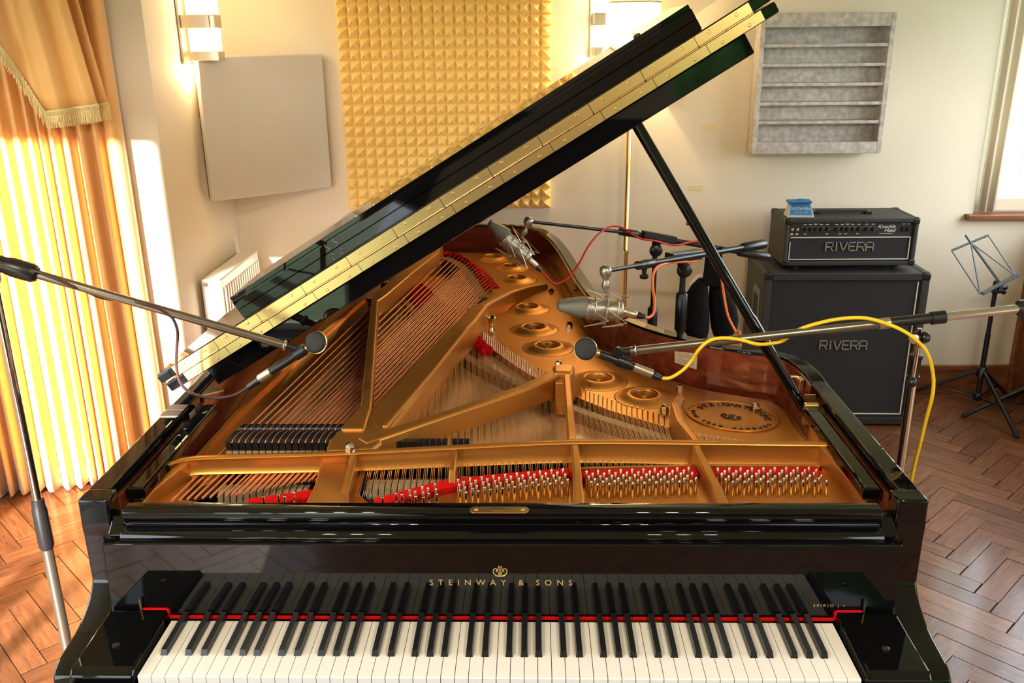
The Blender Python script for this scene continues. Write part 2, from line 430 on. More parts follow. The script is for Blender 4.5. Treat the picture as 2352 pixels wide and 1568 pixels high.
# baseboard and wood door panel in the far right corner
bb = MB().box((XA,YB-.018,0),(XR-.06,YB-.0005,.128)).box((XA,YB-.026,.128),(XR-.06,YB-.0005,.155)).build('baseboard_back','sill_wood',bevel=.004); struct(bb)
dr = MB().box((XR-.045,1.10,.0),(XR-.002,YB-.03,.88)).build('trim_4','wood_dark',bevel=.003); struct(dr)
for yy in (1.2,1.66,2.12,2.58): MB().box((XR-.052,yy,.15),(XR-.044,yy+.38,.78)).build('panel','wood_dark',dr,bevel=.006)
dt = MB().box((XR-.062,YB-.035,0),(XR-.03,YB-.001,.90)).build('trim_1','sill_wood',bevel=.003); struct(dt)
# windows: frames and panes
def window(name, x, y0, y1, z0, z1, side):
    xx = (x-.045, x-.005) if side < 0 else (x+.05, x+.11); w = .03 if side < 0 else .055
    f = MB(); f.box((xx[0],y0,z0),(xx[1],y0+w,z1)).box((xx[0],y1-w,z0),(xx[1],y1,z1)).box((xx[0],y0+w,z0),(xx[1],y1-w,z0+w)).box((xx[0],y0+w,z1-w),(xx[1],y1-w,z1))
    o = struct(f.build(name,'white_paint'))
    if side > 0:
        MB().box((xx[0]+.01,(y0+y1)/2-.02,z0+w),(xx[1]-.01,(y0+y1)/2+.02,z1-w)).build('mullion','white_paint',o)
        MB().box((xx[0]+.012,y0+w,z0+.95),(xx[1]-.012,(y0+y1)/2-.02,z0+.98)).build('glazing_bar','white_paint',o)
        MB().box((xx[0]+.012,(y0+y1)/2+.02,z0+.95),(xx[1]-.012,y1-w,z0+.98)).build('glazing_bar','white_paint',o)
    light('daylight_portal','AREA',((x-.02) if side<0 else (x+.02),(y0+y1)/2,(z0+z1)/2),1,(1,1,1),z1-z0,y1-y0,direction=(-side,0,0),portal=True)
for k,(a,b) in enumerate(wins_l): window('window_%d'%(k+1), XL, a, b, .80, top_l[k], -1)
for k,(a,b) in enumerate(wins_r): window('window_%d'%(k+3), XR, a, b, .90, 2.2, 1)
# the window in the back wall, right
w5 = MB()
w5.box((2.20,YB+.05,.925),(2.25,YB+.11,2.25)).box((2.25,YB+.05,.925),(XR+.1,YB+.11,.975)).box((2.25,YB+.05,2.2),(XR+.1,YB+.11,2.25))
o5 = struct(w5.build('window_5','white_paint'))
sl = MB().box((2.16,YB-.045,.905),(XR-.066,YB-.0005,.933)).box((2.205,YB,.926),(XR-.066,YB+.048,.933)).build('trim_2','sill_wood',bevel=.005); struct(sl)
light('daylight_portal','AREA',(2.42,YB+.02,1.55),1,(1,1,1),.5,1.3,direction=(0,-1,0),portal=True)
# outside: lawn and a hedge
lw = MB().box((-25,-25,-.35),(XL-T-.05,25,-.3)).box((XR+T+.05,-25,-.35),(25,25,-.3)).box((XL-T-.05,-25,-.35),(XR+T+.05,YF-T-.05,-.3)).build('lawn','lawn'); tag(lw,'green lawn outside the windows','lawn',kind='stuff')
hd = thing('hedge','clipped green hedge on the lawn outside the right-hand windows','hedge',(6.2,-.5,-.3))
hm = MB(); rnd = random.Random(3)
for k in range(140):
    y = rnd.uniform(-5,4); c = V((6.2+rnd.uniform(-.5,.5),y,rnd.uniform(.16,1.0))); r = rnd.uniform(.25,.45)
    hm.lathe(c-V((0,0,r)),(0,0,1),[(0,0),(r*.7,r*.3),(r,r),(r*.7,r*1.7),(0,2*r)],7)
hm.build('foliage','hedge_leaf',hd,fix=False)
for yy in (-4.6,3.6): MB().tube([(6.2,yy,-.298),(6.2,yy,.5)],.05,6).build('stem','wood_dark',hd)

h2_ = thing('hedge','tall dense green hedge added outside the window behind the players to block sun','hedge',(1.5,-4.9,-.3))  # unseen hedge added to keep the sun out of the front window
hm = MB()
for k in range(260):
    x = rnd.uniform(-.2,4.2); r = rnd.uniform(.25,.42); c = V((x,-4.9+rnd.uniform(-.3,.3),rnd.uniform(r-.29,2.9)))
    hm.lathe(c-V((0,0,r)),(0,0,1),[(0,0),(r*.7,r*.3),(r,r),(r*.7,r*1.7),(0,2*r)],7)
hm.build('foliage','hedge_leaf',h2_,fix=False)
for xx in (.2,2,4): MB().tube([(xx,-4.9,-.298),(xx,-4.9,.6)],.05,6).build('stem','wood_dark',h2_)
# ---- ceiling lights over the players' end of the room
def ceiling_light(x, y, label):
    t = thing('ceiling_light', label, 'light', (x,y,ZC), 'ceiling spotlight bars')
    MB().box((x-.24,y-.02,ZC-.025),(x+.24,y+.02,ZC-.0005)).build('rail','satin_metal',t,bevel=.004)
    for k in (-1,0,1):
        c = V((x+k*.17,y,ZC-.025))
        sp = MB().lathe(c,(0,0,-1),[(.012,0),(.012,.03),(.035,.05),(.042,.11),(.036,.112)],14).build('spot','satin_metal',t)
        MB().lathe(c+V((0,0,-.106)),(0,0,-1),[(.033,0),(.033,.006)],14).build('bulb','bulb',sp)
        light('spot_lamp','SPOT',c+V((0,0,-.125)),LAMP_CEIL,(1,.86,.68),.035,direction=(-.12*x,.28,-1)).data.spot_size = 2.4
LAMP_CEIL = 24
ceiling_light(.95,-1.0,'three-spot ceiling light bar near the right-hand windows')
ceiling_light(-.95,-1.0,'added three-spot ceiling light bar near the left-hand windows')  # unseen second bar, added for more warm overhead light

# ---- gold curtain in the bay
cu = thing('curtain','floor-length golden yellow pleated curtain hanging beside the bay wall','curtain',(-2.0,2.0,0))
def sheet(fn, nu, nv):
    mb = MB(); vs = [fn(i/nu, j/nv) for j in range(nv+1) for i in range(nu+1)]
    fs = [(j*(nu+1)+i, j*(nu+1)+i+1, (j+1)*(nu+1)+i+1, (j+1)*(nu+1)+i) for j in range(nv) for i in range(nu)]
    return mb.add(vs, fs, True)
ph = []
s = -1.05; rnd = random.Random(11)
while s < -.16: w = rnd.uniform(.036,.062); ph.append((s,w,rnd.uniform(.7,1.15))); s += w
def pleat(s, k=0):
    for a, w, h in ph:
        if a <= s < a+w:
            t = (s-a)/w; return h*(.5-.5*math.cos(2*PI*t))**.75
    return 0
def curtain_fn(u, v):
    s = -1.05+u*.865; z = .012+v*2.38
    amp = .062*(.8+.25*(1-v)); wav = .012*math.sin(9*s+3*v)
    sway = .02*math.sin(2.2*v+5*s)
    d = .035+amp*pleat(s+sway*.3)+wav*(1-v)
    hem = .006*math.sin(40*s)
    return BP+BT*(s+.01*math.sin(23*s)*(1-v))+BN*d+V((0,0,z+(hem if v < .01 else 0)))
c1 = sheet(curtain_fn,260,12).build('drape','curtain',cu,fix=False)
md = c1.modifiers.new('solid','SOLIDIFY'); md.thickness = .003
# the curtain's own turned-back leading edge
def edge_fn(u, v):
    s = -.185+u*.07; z = .012+v*2.38
    return BP+BT*(s-.01*v)+BN*(.03+.055*math.sin(PI*u)**.8)+V((0,0,z))
c2 = sheet(edge_fn,20,8).build('leading_edge','curtain',cu,fix=False)
md = c2.modifiers.new('solid','SOLIDIFY'); md.thickness = .003
tag(bay(-1.25,-.05,.05,.09,2.40,2.44).build('curtain_pole','wood_dark',bevel=.01),'dark wooden curtain pole above the golden curtain','curtain pole')
# ---- swag with fringe over the curtain
sw = thing('swag','golden yellow draped swag with a pale fringe hanging over the curtain','swag',(-2.0,1.9,1.4))
def swp(px, py, d):
    p = onplane(px, py, BP+BN*d, BN); return (p-BP).dot(BT), p.z
def tail(d, pts, s_right, folds, amp):
    prof = sorted(swp(px,py,d) for px,py in pts); s0, s1 = prof[0][0], prof[-1][0]
    def bot(s):
        for (a,za),(b,zb) in zip(prof,prof[1:]):
            if a <= s <= b: return lerp(za,zb,(s-a)/(b-a))
        return prof[-1][1]
    def fn(u, v):
        s = lerp(s0,s1,u); zb = bot(s); z = lerp(zb,2.42,v)
        ss = s-(.10*v)*(u)-.02*v
        dd = d+amp*(math.sin(folds*u*2*PI+.6)*.6+.4*math.sin(folds*1.7*u*2*PI+2))*(.55+.45*(1-v))
        return BP+BT*ss+BN*dd+V((0,0,z))
    return fn
f1 = tail(.20,[(-150,-80),(-60,30),(0,105),(35,160),(75,222),(106,268),(150,262),(190,256),(228,250)],0,3.2,.022)
o1 = sheet(f1,90,14).build('front_fold','curtain',sw,fix=False); md = o1.modifiers.new('solid','SOLIDIFY'); md.thickness = .003
f2 = tail(.15,[(150,262),(200,258),(252,246)],0,1.2,.014)
o2 = sheet(f2,30,10).build('back_fold','curtain',sw,fix=False); md = o2.modifiers.new('solid','SOLIDIFY'); md.thickness = .003
rnd = random.Random(5)
def fringe(fn, n, par, off):
    band, st = MB(), MB()
    P = [fn(i/n,0) for i in range(n+1)]
    for i in range(n):
        a, b = P[i]+BN*off, P[i+1]+BN*off
        band.add([a+V((0,0,-.004)),b+V((0,0,-.004)),b+V((0,0,.020)),a+V((0,0,.020)),a+BN*.006+V((0,0,-.004)),b+BN*.006+V((0,0,-.004)),b+BN*.006+V((0,0,.02)),a+BN*.006+V((0,0,.02))],
                 [(0,3,2,1),(4,5,6,7),(0,1,5,4),(2,3,7,6)])
        c = (a+b)/2
        band.tube([c+BN*.008+V((0,0,.008))+BT*(.006*math.cos(w)) +V((0,0,.007*math.sin(w))) for w in [k*PI/3 for k in range(7)]],.0016,4)
        for k in range(4):
            p = a.lerp(b,(k+.5)/4)+BN*rnd.uniform(-.001,.006)
            st.tube([p,p+V((rnd.uniform(-.002,.002),0,-.018)),p+V((rnd.uniform(-.006,.006),rnd.uniform(-.004,.002),-.042))],[.0018,.0018,.0012],4)
    band.build('braid','fringe',par,fix=False); o = st.build('fringe','fringe',par,fix=False); o['kind'] = 'stuff'
fringe(f1,64,o1,.004); fringe(f2,26,o2,.004)

# ---- corner acoustic panel
PA, PB = V((XA+.012,2.70,0)), V((-.935,YB-.006,0))
pe = (PB-PA).normalized(); pn = V((pe.y,-pe.x,0))
cp = thing('acoustic_panel','flat grey-beige acoustic panel set across the room corner','acoustic panel',((PA+PB)/2+V((0,0,1.09))))
MB().obox(PA+pn*.014+V((0,0,1.09)),(PB-PA),pn*.04,(0,0,.61)).build('cloth_face','panel_grey',cp,bevel=.006)
MB().obox(PA+pe*.004+V((0,0,1.094)),(PB-PA)-pe*.008,pn*.0142,(0,0,.602)).build('back_frame','panel_edge',cp)
# ---- wall lights
def sconce(o, n, t, label, D=.155):
    """o on the wall, n out of the wall, t along it"""
    o, n, t = V(o), V(n), V(t); up = V((0,0,1))
    r = thing('wall_light', label, 'wall light', o)
    def b(a, bb, c, d, e, f): return MB().obox(o+t*a+n*c+up*e, t*(bb-a), n*(d-c), up*(f-e))
    b(-.05,.05,.001,.012,-.17,.17).build('back_plate','satin_metal',r,bevel=.002)
    b(-.040,.040,.012,D-.024,-.026,.026).build('band','satin_metal',r,bevel=.002)
    b(-.042,.042,D-.023,D,-.026,.026).build('end_cap','satin_metal',r,bevel=.003)
    b(-.04,.04,.03,D,-.155,-.118).build('lower_band','satin_metal',r,bevel=.002)
    for sg in (-1,1):
        e0, e1 = (.029,.115) if sg > 0 else (-.115,-.029)
        for c0, c1 in ((.035,.092),(.102,.150)):
            b(-.034,.034,c0,c1,e0,e1).build('glass_block','glass_lit',r,bevel=.003)
        light('wall_light_bulb','POINT',o+n*.022+up*(sg*.19),SCONCE,(1,.70,.34),.025)
    return r
SCONCE = 4.0
so = X(416,50,XA)
sconce((XA,so.y,so.z),(1,0,0),(0,1,0),'lit glass wall light above the corner acoustic panel')
s2 = Y(1380,45,YB)
sconce((s2.x,YB,s2.z),(0,-1,0),(1,0,0),'lit glass wall light behind the floor lamp shade')
# ---- radiator in the alcove
ra = thing('radiator','white panel radiator on the alcove wall below the acoustic panel','radiator',(-1.34,2.75,.15))
MB().box((XA+.02,2.47,.16),(-1.287,3.04,.785)).build('body','radiator',ra,bevel=.008)
rm = MB()
for k in range(16): rm.box((-1.288,2.51+k*.033,.22),(-1.281,2.528+k*.033,.74))
rm.build('ribs','radiator',ra,bevel=.003)
for yy in (2.6,2.9): MB().box((XA+.001,yy,.3),(XA+.021,yy+.05,.7)).build('bracket','radiator',ra)
vp = Y(474,653,2.47)
MB().lathe((vp.x,2.4705,vp.z),(0,-1,0),[(.011,0),(.011,.008),(.005,.008),(.005,.014)],10).build('valve','chrome',ra)
for yy in (2.52,3.0): MB().tube([(-1.34,yy,.165),(-1.34,yy,.0)],.008,8).build('pipe','radiator',ra)
# ---- pyramid foam
fx0, fx1, fz0, cell = -.829, .155, .978, .984/20
fo = thing('foam_panel','large yellow pyramid foam acoustic panel on the back wall','acoustic foam',(fx0/2+fx1/2,YB,fz0))
fm = MB(); NZ = 29
fm.box((fx0,YB-.018,fz0),(fx1,YB-.0005,fz0+NZ*cell))
fo1 = fm.build('backing','foam',fo)
pyr = MB().add([(0,0,0),(cell,0,0),(cell,0,cell),(0,0,cell),(cell/2,-.042,cell/2)],[(0,1,4),(1,2,4),(2,3,4),(3,0,4)])
py_ = mesh_of(pyr,'pyramid','foam')
extra = MB(); cnt = 0
for j in range(NZ):
    for i in range(20):
        p = V((fx0+i*cell,YB-.018,fz0+j*cell))
        d = p+V((cell/2,0,cell/2))-CAM; zz = d.dot(CF); px, qy = W/2+FPX*d.dot(CR)/zz, H/2-FPX*d.dot(CU)/zz
        hidden = qy > 712-(px-555)*.635-(4) and qy < 860-(px-400)*.625
        if qy > -10 and not hidden and cnt < 300 and j < 20: inst('pyramid',py_,p,fo); cnt += 1
        else: extra.add([p+v for v in pyr.v],[(0,1,4),(1,2,4),(2,3,4),(3,0,4)])
o = extra.build('pyramids','foam',fo,fix=False); o['kind'] = 'stuff'
# ---- slatted diffuser box of grey felt
dx0, dx1, dz0, dz1, dyf = 1.083, 1.678, 1.238, 1.853, 2.985
di = thing('diffuser','grey felt shelf-like acoustic diffuser hanging on the back wall','acoustic diffuser',((dx0+dx1)/2,YB,dz0))
MB().box((dx0+.012,YB-.03,dz0+.012),(dx1-.012,YB-.0005,dz1-.012)).build('back_board','felt_grey',di)
for a, b in ((dx0,dx0+.022),(dx1-.022,dx1)):
    MB().box((a,dyf,dz0),(b,YB-.031,dz1)).build('side_board','felt_grey',di,bevel=.002)
MB().box((dx0+.0222,dyf,dz0),(dx1-.0222,dyf+.02,dz0+.052)).build('bottom_board','felt_grey',di,bevel=.002)
MB().box((dx0+.0222,dyf,dz1-.06),(dx1-.0222,dyf+.02,dz1)).build('top_board','felt_grey',di,bevel=.002)
MB().box((dx0+.0222,dyf+.0205,dz1-.02),(dx1-.0222,YB-.031,dz1)).build('top_board','felt_grey',di)
MB().box((dx0+.0222,dyf+.0205,dz0),(dx1-.0222,YB-.031,dz0+.02)).build('bottom_board','felt_grey',di)
for py in (104,149,194,238,281):
    z = Y(1890,py,dyf).z
    MB().box((dx0+.0222,dyf+.004,z-.007),(dx1-.0222,YB-.031,z+.007)).build('shelf','felt_grey',di,bevel=.001)
for k,(xa,za,xb,zb) in enumerate(((1.50,1.62,1.53,1.69),(1.56,1.55,1.60,1.60))): pass
# ---- brass floor lamp
lp = thing('floor_lamp','tall brass floor lamp with a pale ribbed bell shade behind the piano','floor lamp',(.51,2.955,0))
L0 = V((.51,2.955,0))
MB().lathe(L0,(0,0,1),[(0,0),(.13,0),(.13,.012),(.06,.03),(.02,.05),(.016,.06)],28).build('base','brass',lp)
MB().lathe(L0+V((0,0,.055)),(0,0,1),[(.0125,0),(.0125,.72),(.015,.725),(.015,.745),(.0125,.75),(.0125,1.62)],16).build('pole','brass',lp)
shp = [(.205,1.50),(.198,1.53),(.165,1.60),(.138,1.68),(.124,1.78),(.120,1.90)]
sm = MB(); n = 64; b0 = 0
vs = []
for r, h in spline([(a,b,0) for a,b in shp],4) and [(p.x,p.y) for p in spline([(a,b,0) for a,b in shp],4)]:
    for k in range(n):
        w = 2*PI*k/n; rr = r*(1-.035*abs(math.sin(4*w))); vs.append(L0+V((rr*math.cos(w),rr*math.sin(w),h)))
rows = len(vs)//n
sm.add(vs,[(i*n+k,i*n+(k+1)%n,(i+1)*n+(k+1)%n,(i+1)*n+k) for i in range(rows-1) for k in range(n)],True)
shd = sm.build('shade','lampshade',lp,fix=False)
for k in range(8):
    w = 2*PI*k/8
    MB().tube([L0+V(((r+.002)*math.cos(w),(r+.002)*math.sin(w),h)) for r,h in shp],.0022,5).build('rib','satin_metal',shd)
MB().tube([L0+V((.122*math.cos(w),.122*math.sin(w),1.902)) for w in [k*PI/16 for k in range(33)]],.004,6).build('rim','satin_metal',shd)
MB().lathe(L0+V((0,0,1.64)),(0,0,1),[(.012,0),(.016,.02),(.03,.07),(.03,.10),(0,.13)],14).build('bulb','bulb',lp)
MB().tube([L0+V((-.118,0,1.89)),L0+V((.118,0,1.89))],.003,5).tube([L0+V((0,0,1.675)),L0+V((0,0,1.89))],.003,5).build('shade_carrier','satin_metal',lp)
light('floor_lamp_bulb','POINT',L0+V((0,0,1.80)),15,(1,.76,.42),.035)
# ---- tape marks left on the wall
for (a,b,c,d,lab) in ((1612,287,1644,297,'torn yellow tape mark on the wall, the upper one beside the lamp pole'),(1581,426,1613,438,'small yellow tape mark on the wall, the lower one beside the lamp pole')):
    p, q = Y(a,b,YB), Y(c,d,YB); t = MB(); n = 9
    up = [V((lerp(p.x,q.x,i/n),YB-.0012,p.z+random.uniform(-.006,.004))) for i in range(n+1)]
    lo = [V((lerp(p.x,q.x,i/n),YB-.0012,q.z+random.uniform(-.004,.006))) for i in range(n+1)]
    off = V((0,.0011,0))
    t.add(up+lo+[v+off for v in up]+[v+off for v in lo],[(i,i+1,n+2+i,n+1+i) for i in range(n)]+[(2*n+2+i+1,2*n+2+i,3*n+3+i,3*n+4+i) for i in range(n)])
    tag(t.build('tape_mark','tape'),lab,'tape')
# ---- curtains of the window at right
rc = thing('window_curtain','plain cream curtain gathered at the side of the right-hand window','curtain',(2.25,YB-.02,.94))
def rcf(u, v):
    s = 2.212+u*.085; z = .945+v*1.3
    return V((s+.02*v*u, YB-.022+.012*math.sin(u*2*PI*2.2+.5), z))
o = sheet(rcf,40,4).build('drape','curtain_cream',rc,fix=False); md = o.modifiers.new('s','SOLIDIFY'); md.thickness = .003
nc = thing('net_curtain','bright white net curtain in the right-hand window above the wooden sill','net curtain',(2.4,YB+.03,.94))
def ncf(u, v): return V((2.252+u*.24, YB+.026+.007*math.sin(u*2*PI*6), .945+v*1.26))
o = sheet(ncf,60,3).build('net','sheer',nc,fix=False)
MB().box((2.252,YB+.018,.945),(2.492,YB+.036,1.0)).build('hem','curtain_cream',nc)

# ================================================================== THE GRAND PIANO
pn_ = thing('grand_piano','black lacquered concert grand piano with raised lid and bronze plate','piano',(0,1.3,0))
ZR, ZK = .950, .735
# ---- rim: outline of the case in plan
curve = [(.785,.80),(.787,.90),(.768,.995),(.725,1.045),(.655,1.078),(.575,1.122),(.485,1.205),(.405,1.30),(.336,1.43),(.292,1.60),(.262,1.80),(.236,2.05),(.205,2.33),(.165,2.56),(.100,2.73),(-.02,2.815),(-.20,2.835),(-.45,2.835),(-.66,2.82),(-.755,2.77),(-.785,2.66)]
oc = [(.785,.217)]+[(p.x,p.y) for p in spline(curve,6)]+[(-.785,.217)]
def offset(P, d):
    out = []
    for i, p in enumerate(P):
        a = V((P[max(i-1,0)][0],P[max(i-1,0)][1],0)); b = V((P[min(i+1,len(P)-1)][0],P[min(i+1,len(P)-1)][1],0)); t = (b-a).normalized()
        out.append((p[0]-t.y*d, p[1]+t.x*d))
    return out
def ring(P, d0, d1, z0, z1):
    A, B = offset(P,d0), offset(P,d1); n = len(P)
    vs = [(x,y,z0) for x,y in A]+[(x,y,z1) for x,y in A]+[(x,y,z0) for x,y in B]+[(x,y,z1) for x,y in B]
    fs = []
    for i in range(n-1):
        fs += [(i,i+1,n+i+1,n+i),(2*n+i+1,2*n+i,3*n+i,3*n+i+1),(n+i,n+i+1,3*n+i+1,3*n+i),(i+1,i,2*n+i,2*n+i+1)]
    fs += [(0,n,3*n,2*n),(n-1,3*n-1,4*n-1,2*n-1)]
    return MB().add(vs, fs)
rim = ring(oc,0,.041,.61,ZR).build('rim','black',pn_,bevel=.004,seg=3)
ring(oc[1:-1],.0412,.0465,.785,ZR-.006).build('inner_rim','mahogany',pn_)
for s, ya, yb, zt in ((1,.262,.80,.922),(-1,.262,.76,.922),(-1,.76,2.66,ZR-.006)):
    a, b = sorted((s*.7438,s*.7385)); MB().box((a,ya,.785),(b,yb,zt)).build('inner_rim','mahogany',pn_)
# label glued inside the rim at the treble bend
def inner(px, py, z): return Z(px,py,z)
# arms
armp = [(.2175,.951),(.2155,.905),(.2155,.882),(.222,.852),(.228,.825),(.222,.79),(.203,.758),(.172,.737),(.134,.724),(.093,.718),(.060,.712),(.042,.698),(.034,.675),(.032,.61),(.26,.61),(.26,.951)]
for sx, nm in ((-1,'arm'),(1,'arm')):
    x0, x1 = (-.785,-.728) if sx < 0 else (.728,.785)
    sp_ = [(p.x,p.y) for p in spline([(a,b,0) for a,b in armp[2:12]],4)]
    prof = armp[:2]+sp_+armp[12:]
    # the upper block is slimmer than the lower arm: build both
    MB().extrude_profile([(p[0],p[1]) for p in prof if True], x0, x1, True).build(nm,'black',pn_,bevel=.004,seg=3)
# keybed, key slip, cheeks
MB().box((-.728,.0,.60),(.728,.60,.665)).build('key_bed','black',pn_,bevel=.003)
MB().box((-.7275,-.028,.61),(.7275,-.008,.722)).build('key_slip','black',pn_,bevel=.006,seg=3)
for s in (-1,1):
    a, b = sorted((s*.6175,s*.7275))
    ck = MB().extrude_profile([(-.005,.666),(-.005,.735),(.005,.745),(.150,.752),(.158,.752),(.158,.666)],a,b).build('key_block','black',pn_,bevel=.004,seg=3)
    MB().lathe((s*.672,.06,.7475),(0,0,1),[(.007,0),(.007,.003),(.003,.004)],12).build('screw','satin_black',ck)
# fallboard with lettering
fb = MB().extrude_profile([(.1636,.7392),(.165,.76),(.170,.886),(.19,.886),(.19,.7392)],-.727,.727).build('fallboard','black',pn_,bevel=.002)
fy = .1652
fu = V((0,.005,.126)).normalized()
def fbz(z): return .1650+(z-.76)/.126*.005-.0004
text_mb('STEINWAY & SONS',.0165,(.0035,fbz(.803),.803),(1,0,0),fu,.0003,2.05).build('lettering','gold_leaf',fb,fix=False)
text_mb('SPIRIO | r',.0085,(.606,fbz(.760)-.0004,.7600),(1,0,0),fu,.0003,1.6).build('lettering','gold_leaf',fb,fix=False)
# lyre emblem
ly = MB(); c = V((.0025,fbz(.835)-.0004,.822))
for s in (-1,1):
    ly.tube([c+V((s*x,0,z)) for x,z in ((.001,.0),(.008,.001),(.0125,.007),(.012,.014),(.008,.016),(.005,.0125),(.0075,.0095))],.0011,5)
    ly.tube([c+V((s*x,0,z)) for x,z in ((.002,.003),(.004,.009),(.0035,.017),(.002,.021))],.0008,5)
ly.tube([c+V((-.006,0,-.0005)),c+V((.006,0,-.0005))],.001,5)
ly.tube([c+V((0,0,0)),c+V((0,0,.02))],.0012,5)
ly.build('emblem','gold_leaf',fb,fix=False)
for s in (-1,1):
    MB().box((s*.668-.0015,.157,.7525),(s*.668+.0015,.1615,.776)).build('guide_pin','brass',pn_)
# red name-board felt
rf = MB().box((-.6165,.1570,.7345),(.6165,.1635,.7378))
for s in (-1,1):
    a, b = sorted((s*.6165,s*.665)); rf.box((a,.158,.7525),(b,.1625,.7548)); a, b = sorted((s*.6160,s*.6190)); rf.box((a,.157,.7378),(b,.1625,.7548))
rf.build('name_board_felt','red_felt',pn_)
# the front rail above the fallboard
rp_ = [(.238,.934),(.222,.936),(.212,.935),(.2065,.930),(.205,.921),(.207,.912),(.213,.906),(.213,.902),(.198,.900),(.189,.897),(.184,.889),(.186,.882),(.195,.8795),(.215,.879),(.238,.879)]
MB().extrude_profile(rp_,-.700,.700,True).build('front_rail','black',pn_,bevel=.0015)
for s in (-1,1):
    a, b = sorted((s*.7003,s*.7275)); MB().extrude_profile([(.25,.915),(.225,.915),(.212,.903),(.196,.890),(.196,.880),(.25,.880)],a,b).build('rail_end','black',pn_,bevel=.003)
    # black rails on which the music desk slides
    a, b = sorted((s*.700,s*.7370)); MB().box((a,.305,.900),(b,.735,.928)).build('desk_rail','black',pn_,bevel=.006,seg=3)
# lock plate
lpz = Z(1147,1171,.9365)
MB().prism([(lpz.x+a,lpz.y+b) for a,b in [(.052*math.cos(w)*(1 if abs(math.cos(w))>.2 else 1), .0105*math.sin(w)) if False else (math.copysign(.044,math.cos(w))+.0105*math.cos(w),.0105*math.sin(w)) for w in [2*PI*k/24+.01 for k in range(24)]]],.9355,.938).build('lock_plate','brass',pn_)
MB().box((lpz.x-.012,lpz.y-.0035,.9378),(lpz.x+.012,lpz.y+.0035,.9388)).build('lock_slot','steel',pn_)
for s in (-1,1): MB().lathe((lpz.x+s*.043,lpz.y,.9378),(0,0,1),[(.0042,0),(.0035,.0012)],10).build('screw','brass',pn_)
# ---- keys
KW = 1.222/52
wk = MB(); g = .0006
wk.box((-KW/2+g,.0,-.020),(KW/2-g,.1455,-.0008)).box((-KW/2+g,-.002,-.0228),(KW/2-g,.1455,-.0008))
wk = MB().extrude_profile([(-.002,-.022),(-.0025,-.002),(-.001,-.0002),(.150,0),(.150,-.022)],-KW/2+g,KW/2-g)
wkm = mesh_of(wk,'white_key','ivory')
bk = MB().add([(-.0068,.050,-.004),(.0068,.050,-.004),(.0068,.1612,-.004),(-.0068,.1612,-.004),(-.0048,.0545,.0105),(.0048,.0545,.0105),(.0048,.1612,.0125),(-.0048,.1612,.0125)],
     [(0,3,2,1),(4,5,6,7),(0,1,5,4),(1,2,6,5),(2,3,7,6),(3,0,4,7)])
bkm = mesh_of(bk,'black_key','ebony')
kx = lambda i: -.611+(i+.5)*KW
for i in range(52):
    inst('white_key',wkm,(kx(i),0,ZK),pn_)
    if i < 51 and (i % 7) in (0,2,3,5,6):           # after A, C, D, F, G  (first key is A)
        sh = {0:.0016,2:-.0022,3:.0022,5:-.003,6:0}[i%7]
        o = inst('black_key',bkm,(kx(i)+KW/2+sh,0,ZK),pn_)
# ---- soundboard and inner depths
inn = offset(oc,.048)
MB().prism([p for p in inn if p[1] > .55]+[(-.737,.56),(.737,.56)] if False else [(.737,.575)]+[p for p in inn if p[1] > .6]+[(-.737,.575)],.798,.810).build('soundboard','spruce',pn_)
MB().box((-.737,.30,.66),(.737,.574,.70)).build('action_floor','matte_black',pn_)
MB().box((-.737,.576,.66),(.737,.60,.845)).build('belly_rail','matte_black',pn_)
# legs and pedals under the case
for x, y in ((-.62,.33),(.62,.33),(-.28,2.45)):
    lg = MB().lathe((x,y,.085),(0,0,1),[(.045,0),(.05,.06),(.07,.40),(.085,.50),(.085,.524)],4,False).build('leg','black',pn_,bevel=.004)
    MB().lathe((x,y,.0),(0,0,1),[(0,.0),(.018,.002),(.032,.02),(.032,.05),(.018,.07),(.018,.085)],12).build('caster','brass',lg)
MB().box((-.16,.40,.10),(.16,.52,.15)).box((-.10,.44,.15),(-.07,.47,.60)).box((.07,.44,.15),(.10,.47,.60)).build('pedal_lyre','black',pn_,bevel=.004)
for x in (-.08,0,.08): MB().box((x-.012,.27,.085),(x+.012,.41,.097)).build('pedal','brass',pn_,bevel=.004)

# ---- bronze plate (cast iron frame)
ZW, ZT, ZF = .832, .922, .868
pl = MB()
hp = [(1132,588),(1175,609),(1187,637),(1212,703),(1227,750),(1259,792),(1376,867),(1481,905)]
hc = [Z(a,b,ZW+.010) for a,b in hp]
def circ(c, r, n=28): return [(c.x+r*math.cos(2*PI*k/n),c.y+r*math.sin(2*PI*k/n)) for k in range(n)]
HR = .0335
# outline of the hitch-pin web: the long hitch line in front, the rim behind
hit = [Z(a,b,ZW) for a,b in ((1562,990),(1480,966),(1400,942),(1325,912),(1270,886),(1215,860),(1170,830),(1125,798),(1072,756))]
hitL = [(p.x,p.y) for p in hit]
left_lo = [(-.215,1.70),(-.32,1.93),(-.445,2.27)]
rimin = [p for p in offset(oc,.072) if p[1] > .745 and p[0] > -.55 or (p[1] > 2.6 and p[0] > -.62)]
seg = [p for p in offset(oc,.072) if p[1] > .58]
ri = []
for p in seg:
    if p[0] < -.60: break
    ri.append(p)
outer = ri+[(-.60,2.30),(-.535,2.22)]+left_lo[::-1]+hitL[::-1]+[(.445,.64),(.60,.60),(.727,.585)]
# slot in front of the bass bridge
bb_ = [Z(a,b,ZW) for a,b in ((972,601),(1010,606),(1046,618),(1072,642),(1091,668),(1110,700))]
slot = []
fr, bk_ = [], []
for p in bb_: fr.append((p.x-.020,p.y-.165)); bk_.append((p.x+.020,p.y+.035))
slot = fr+bk_[::-1]
pl.plate(outer,[circ(c,HR) for c in hc]+[slot],ZW-.016,ZW)
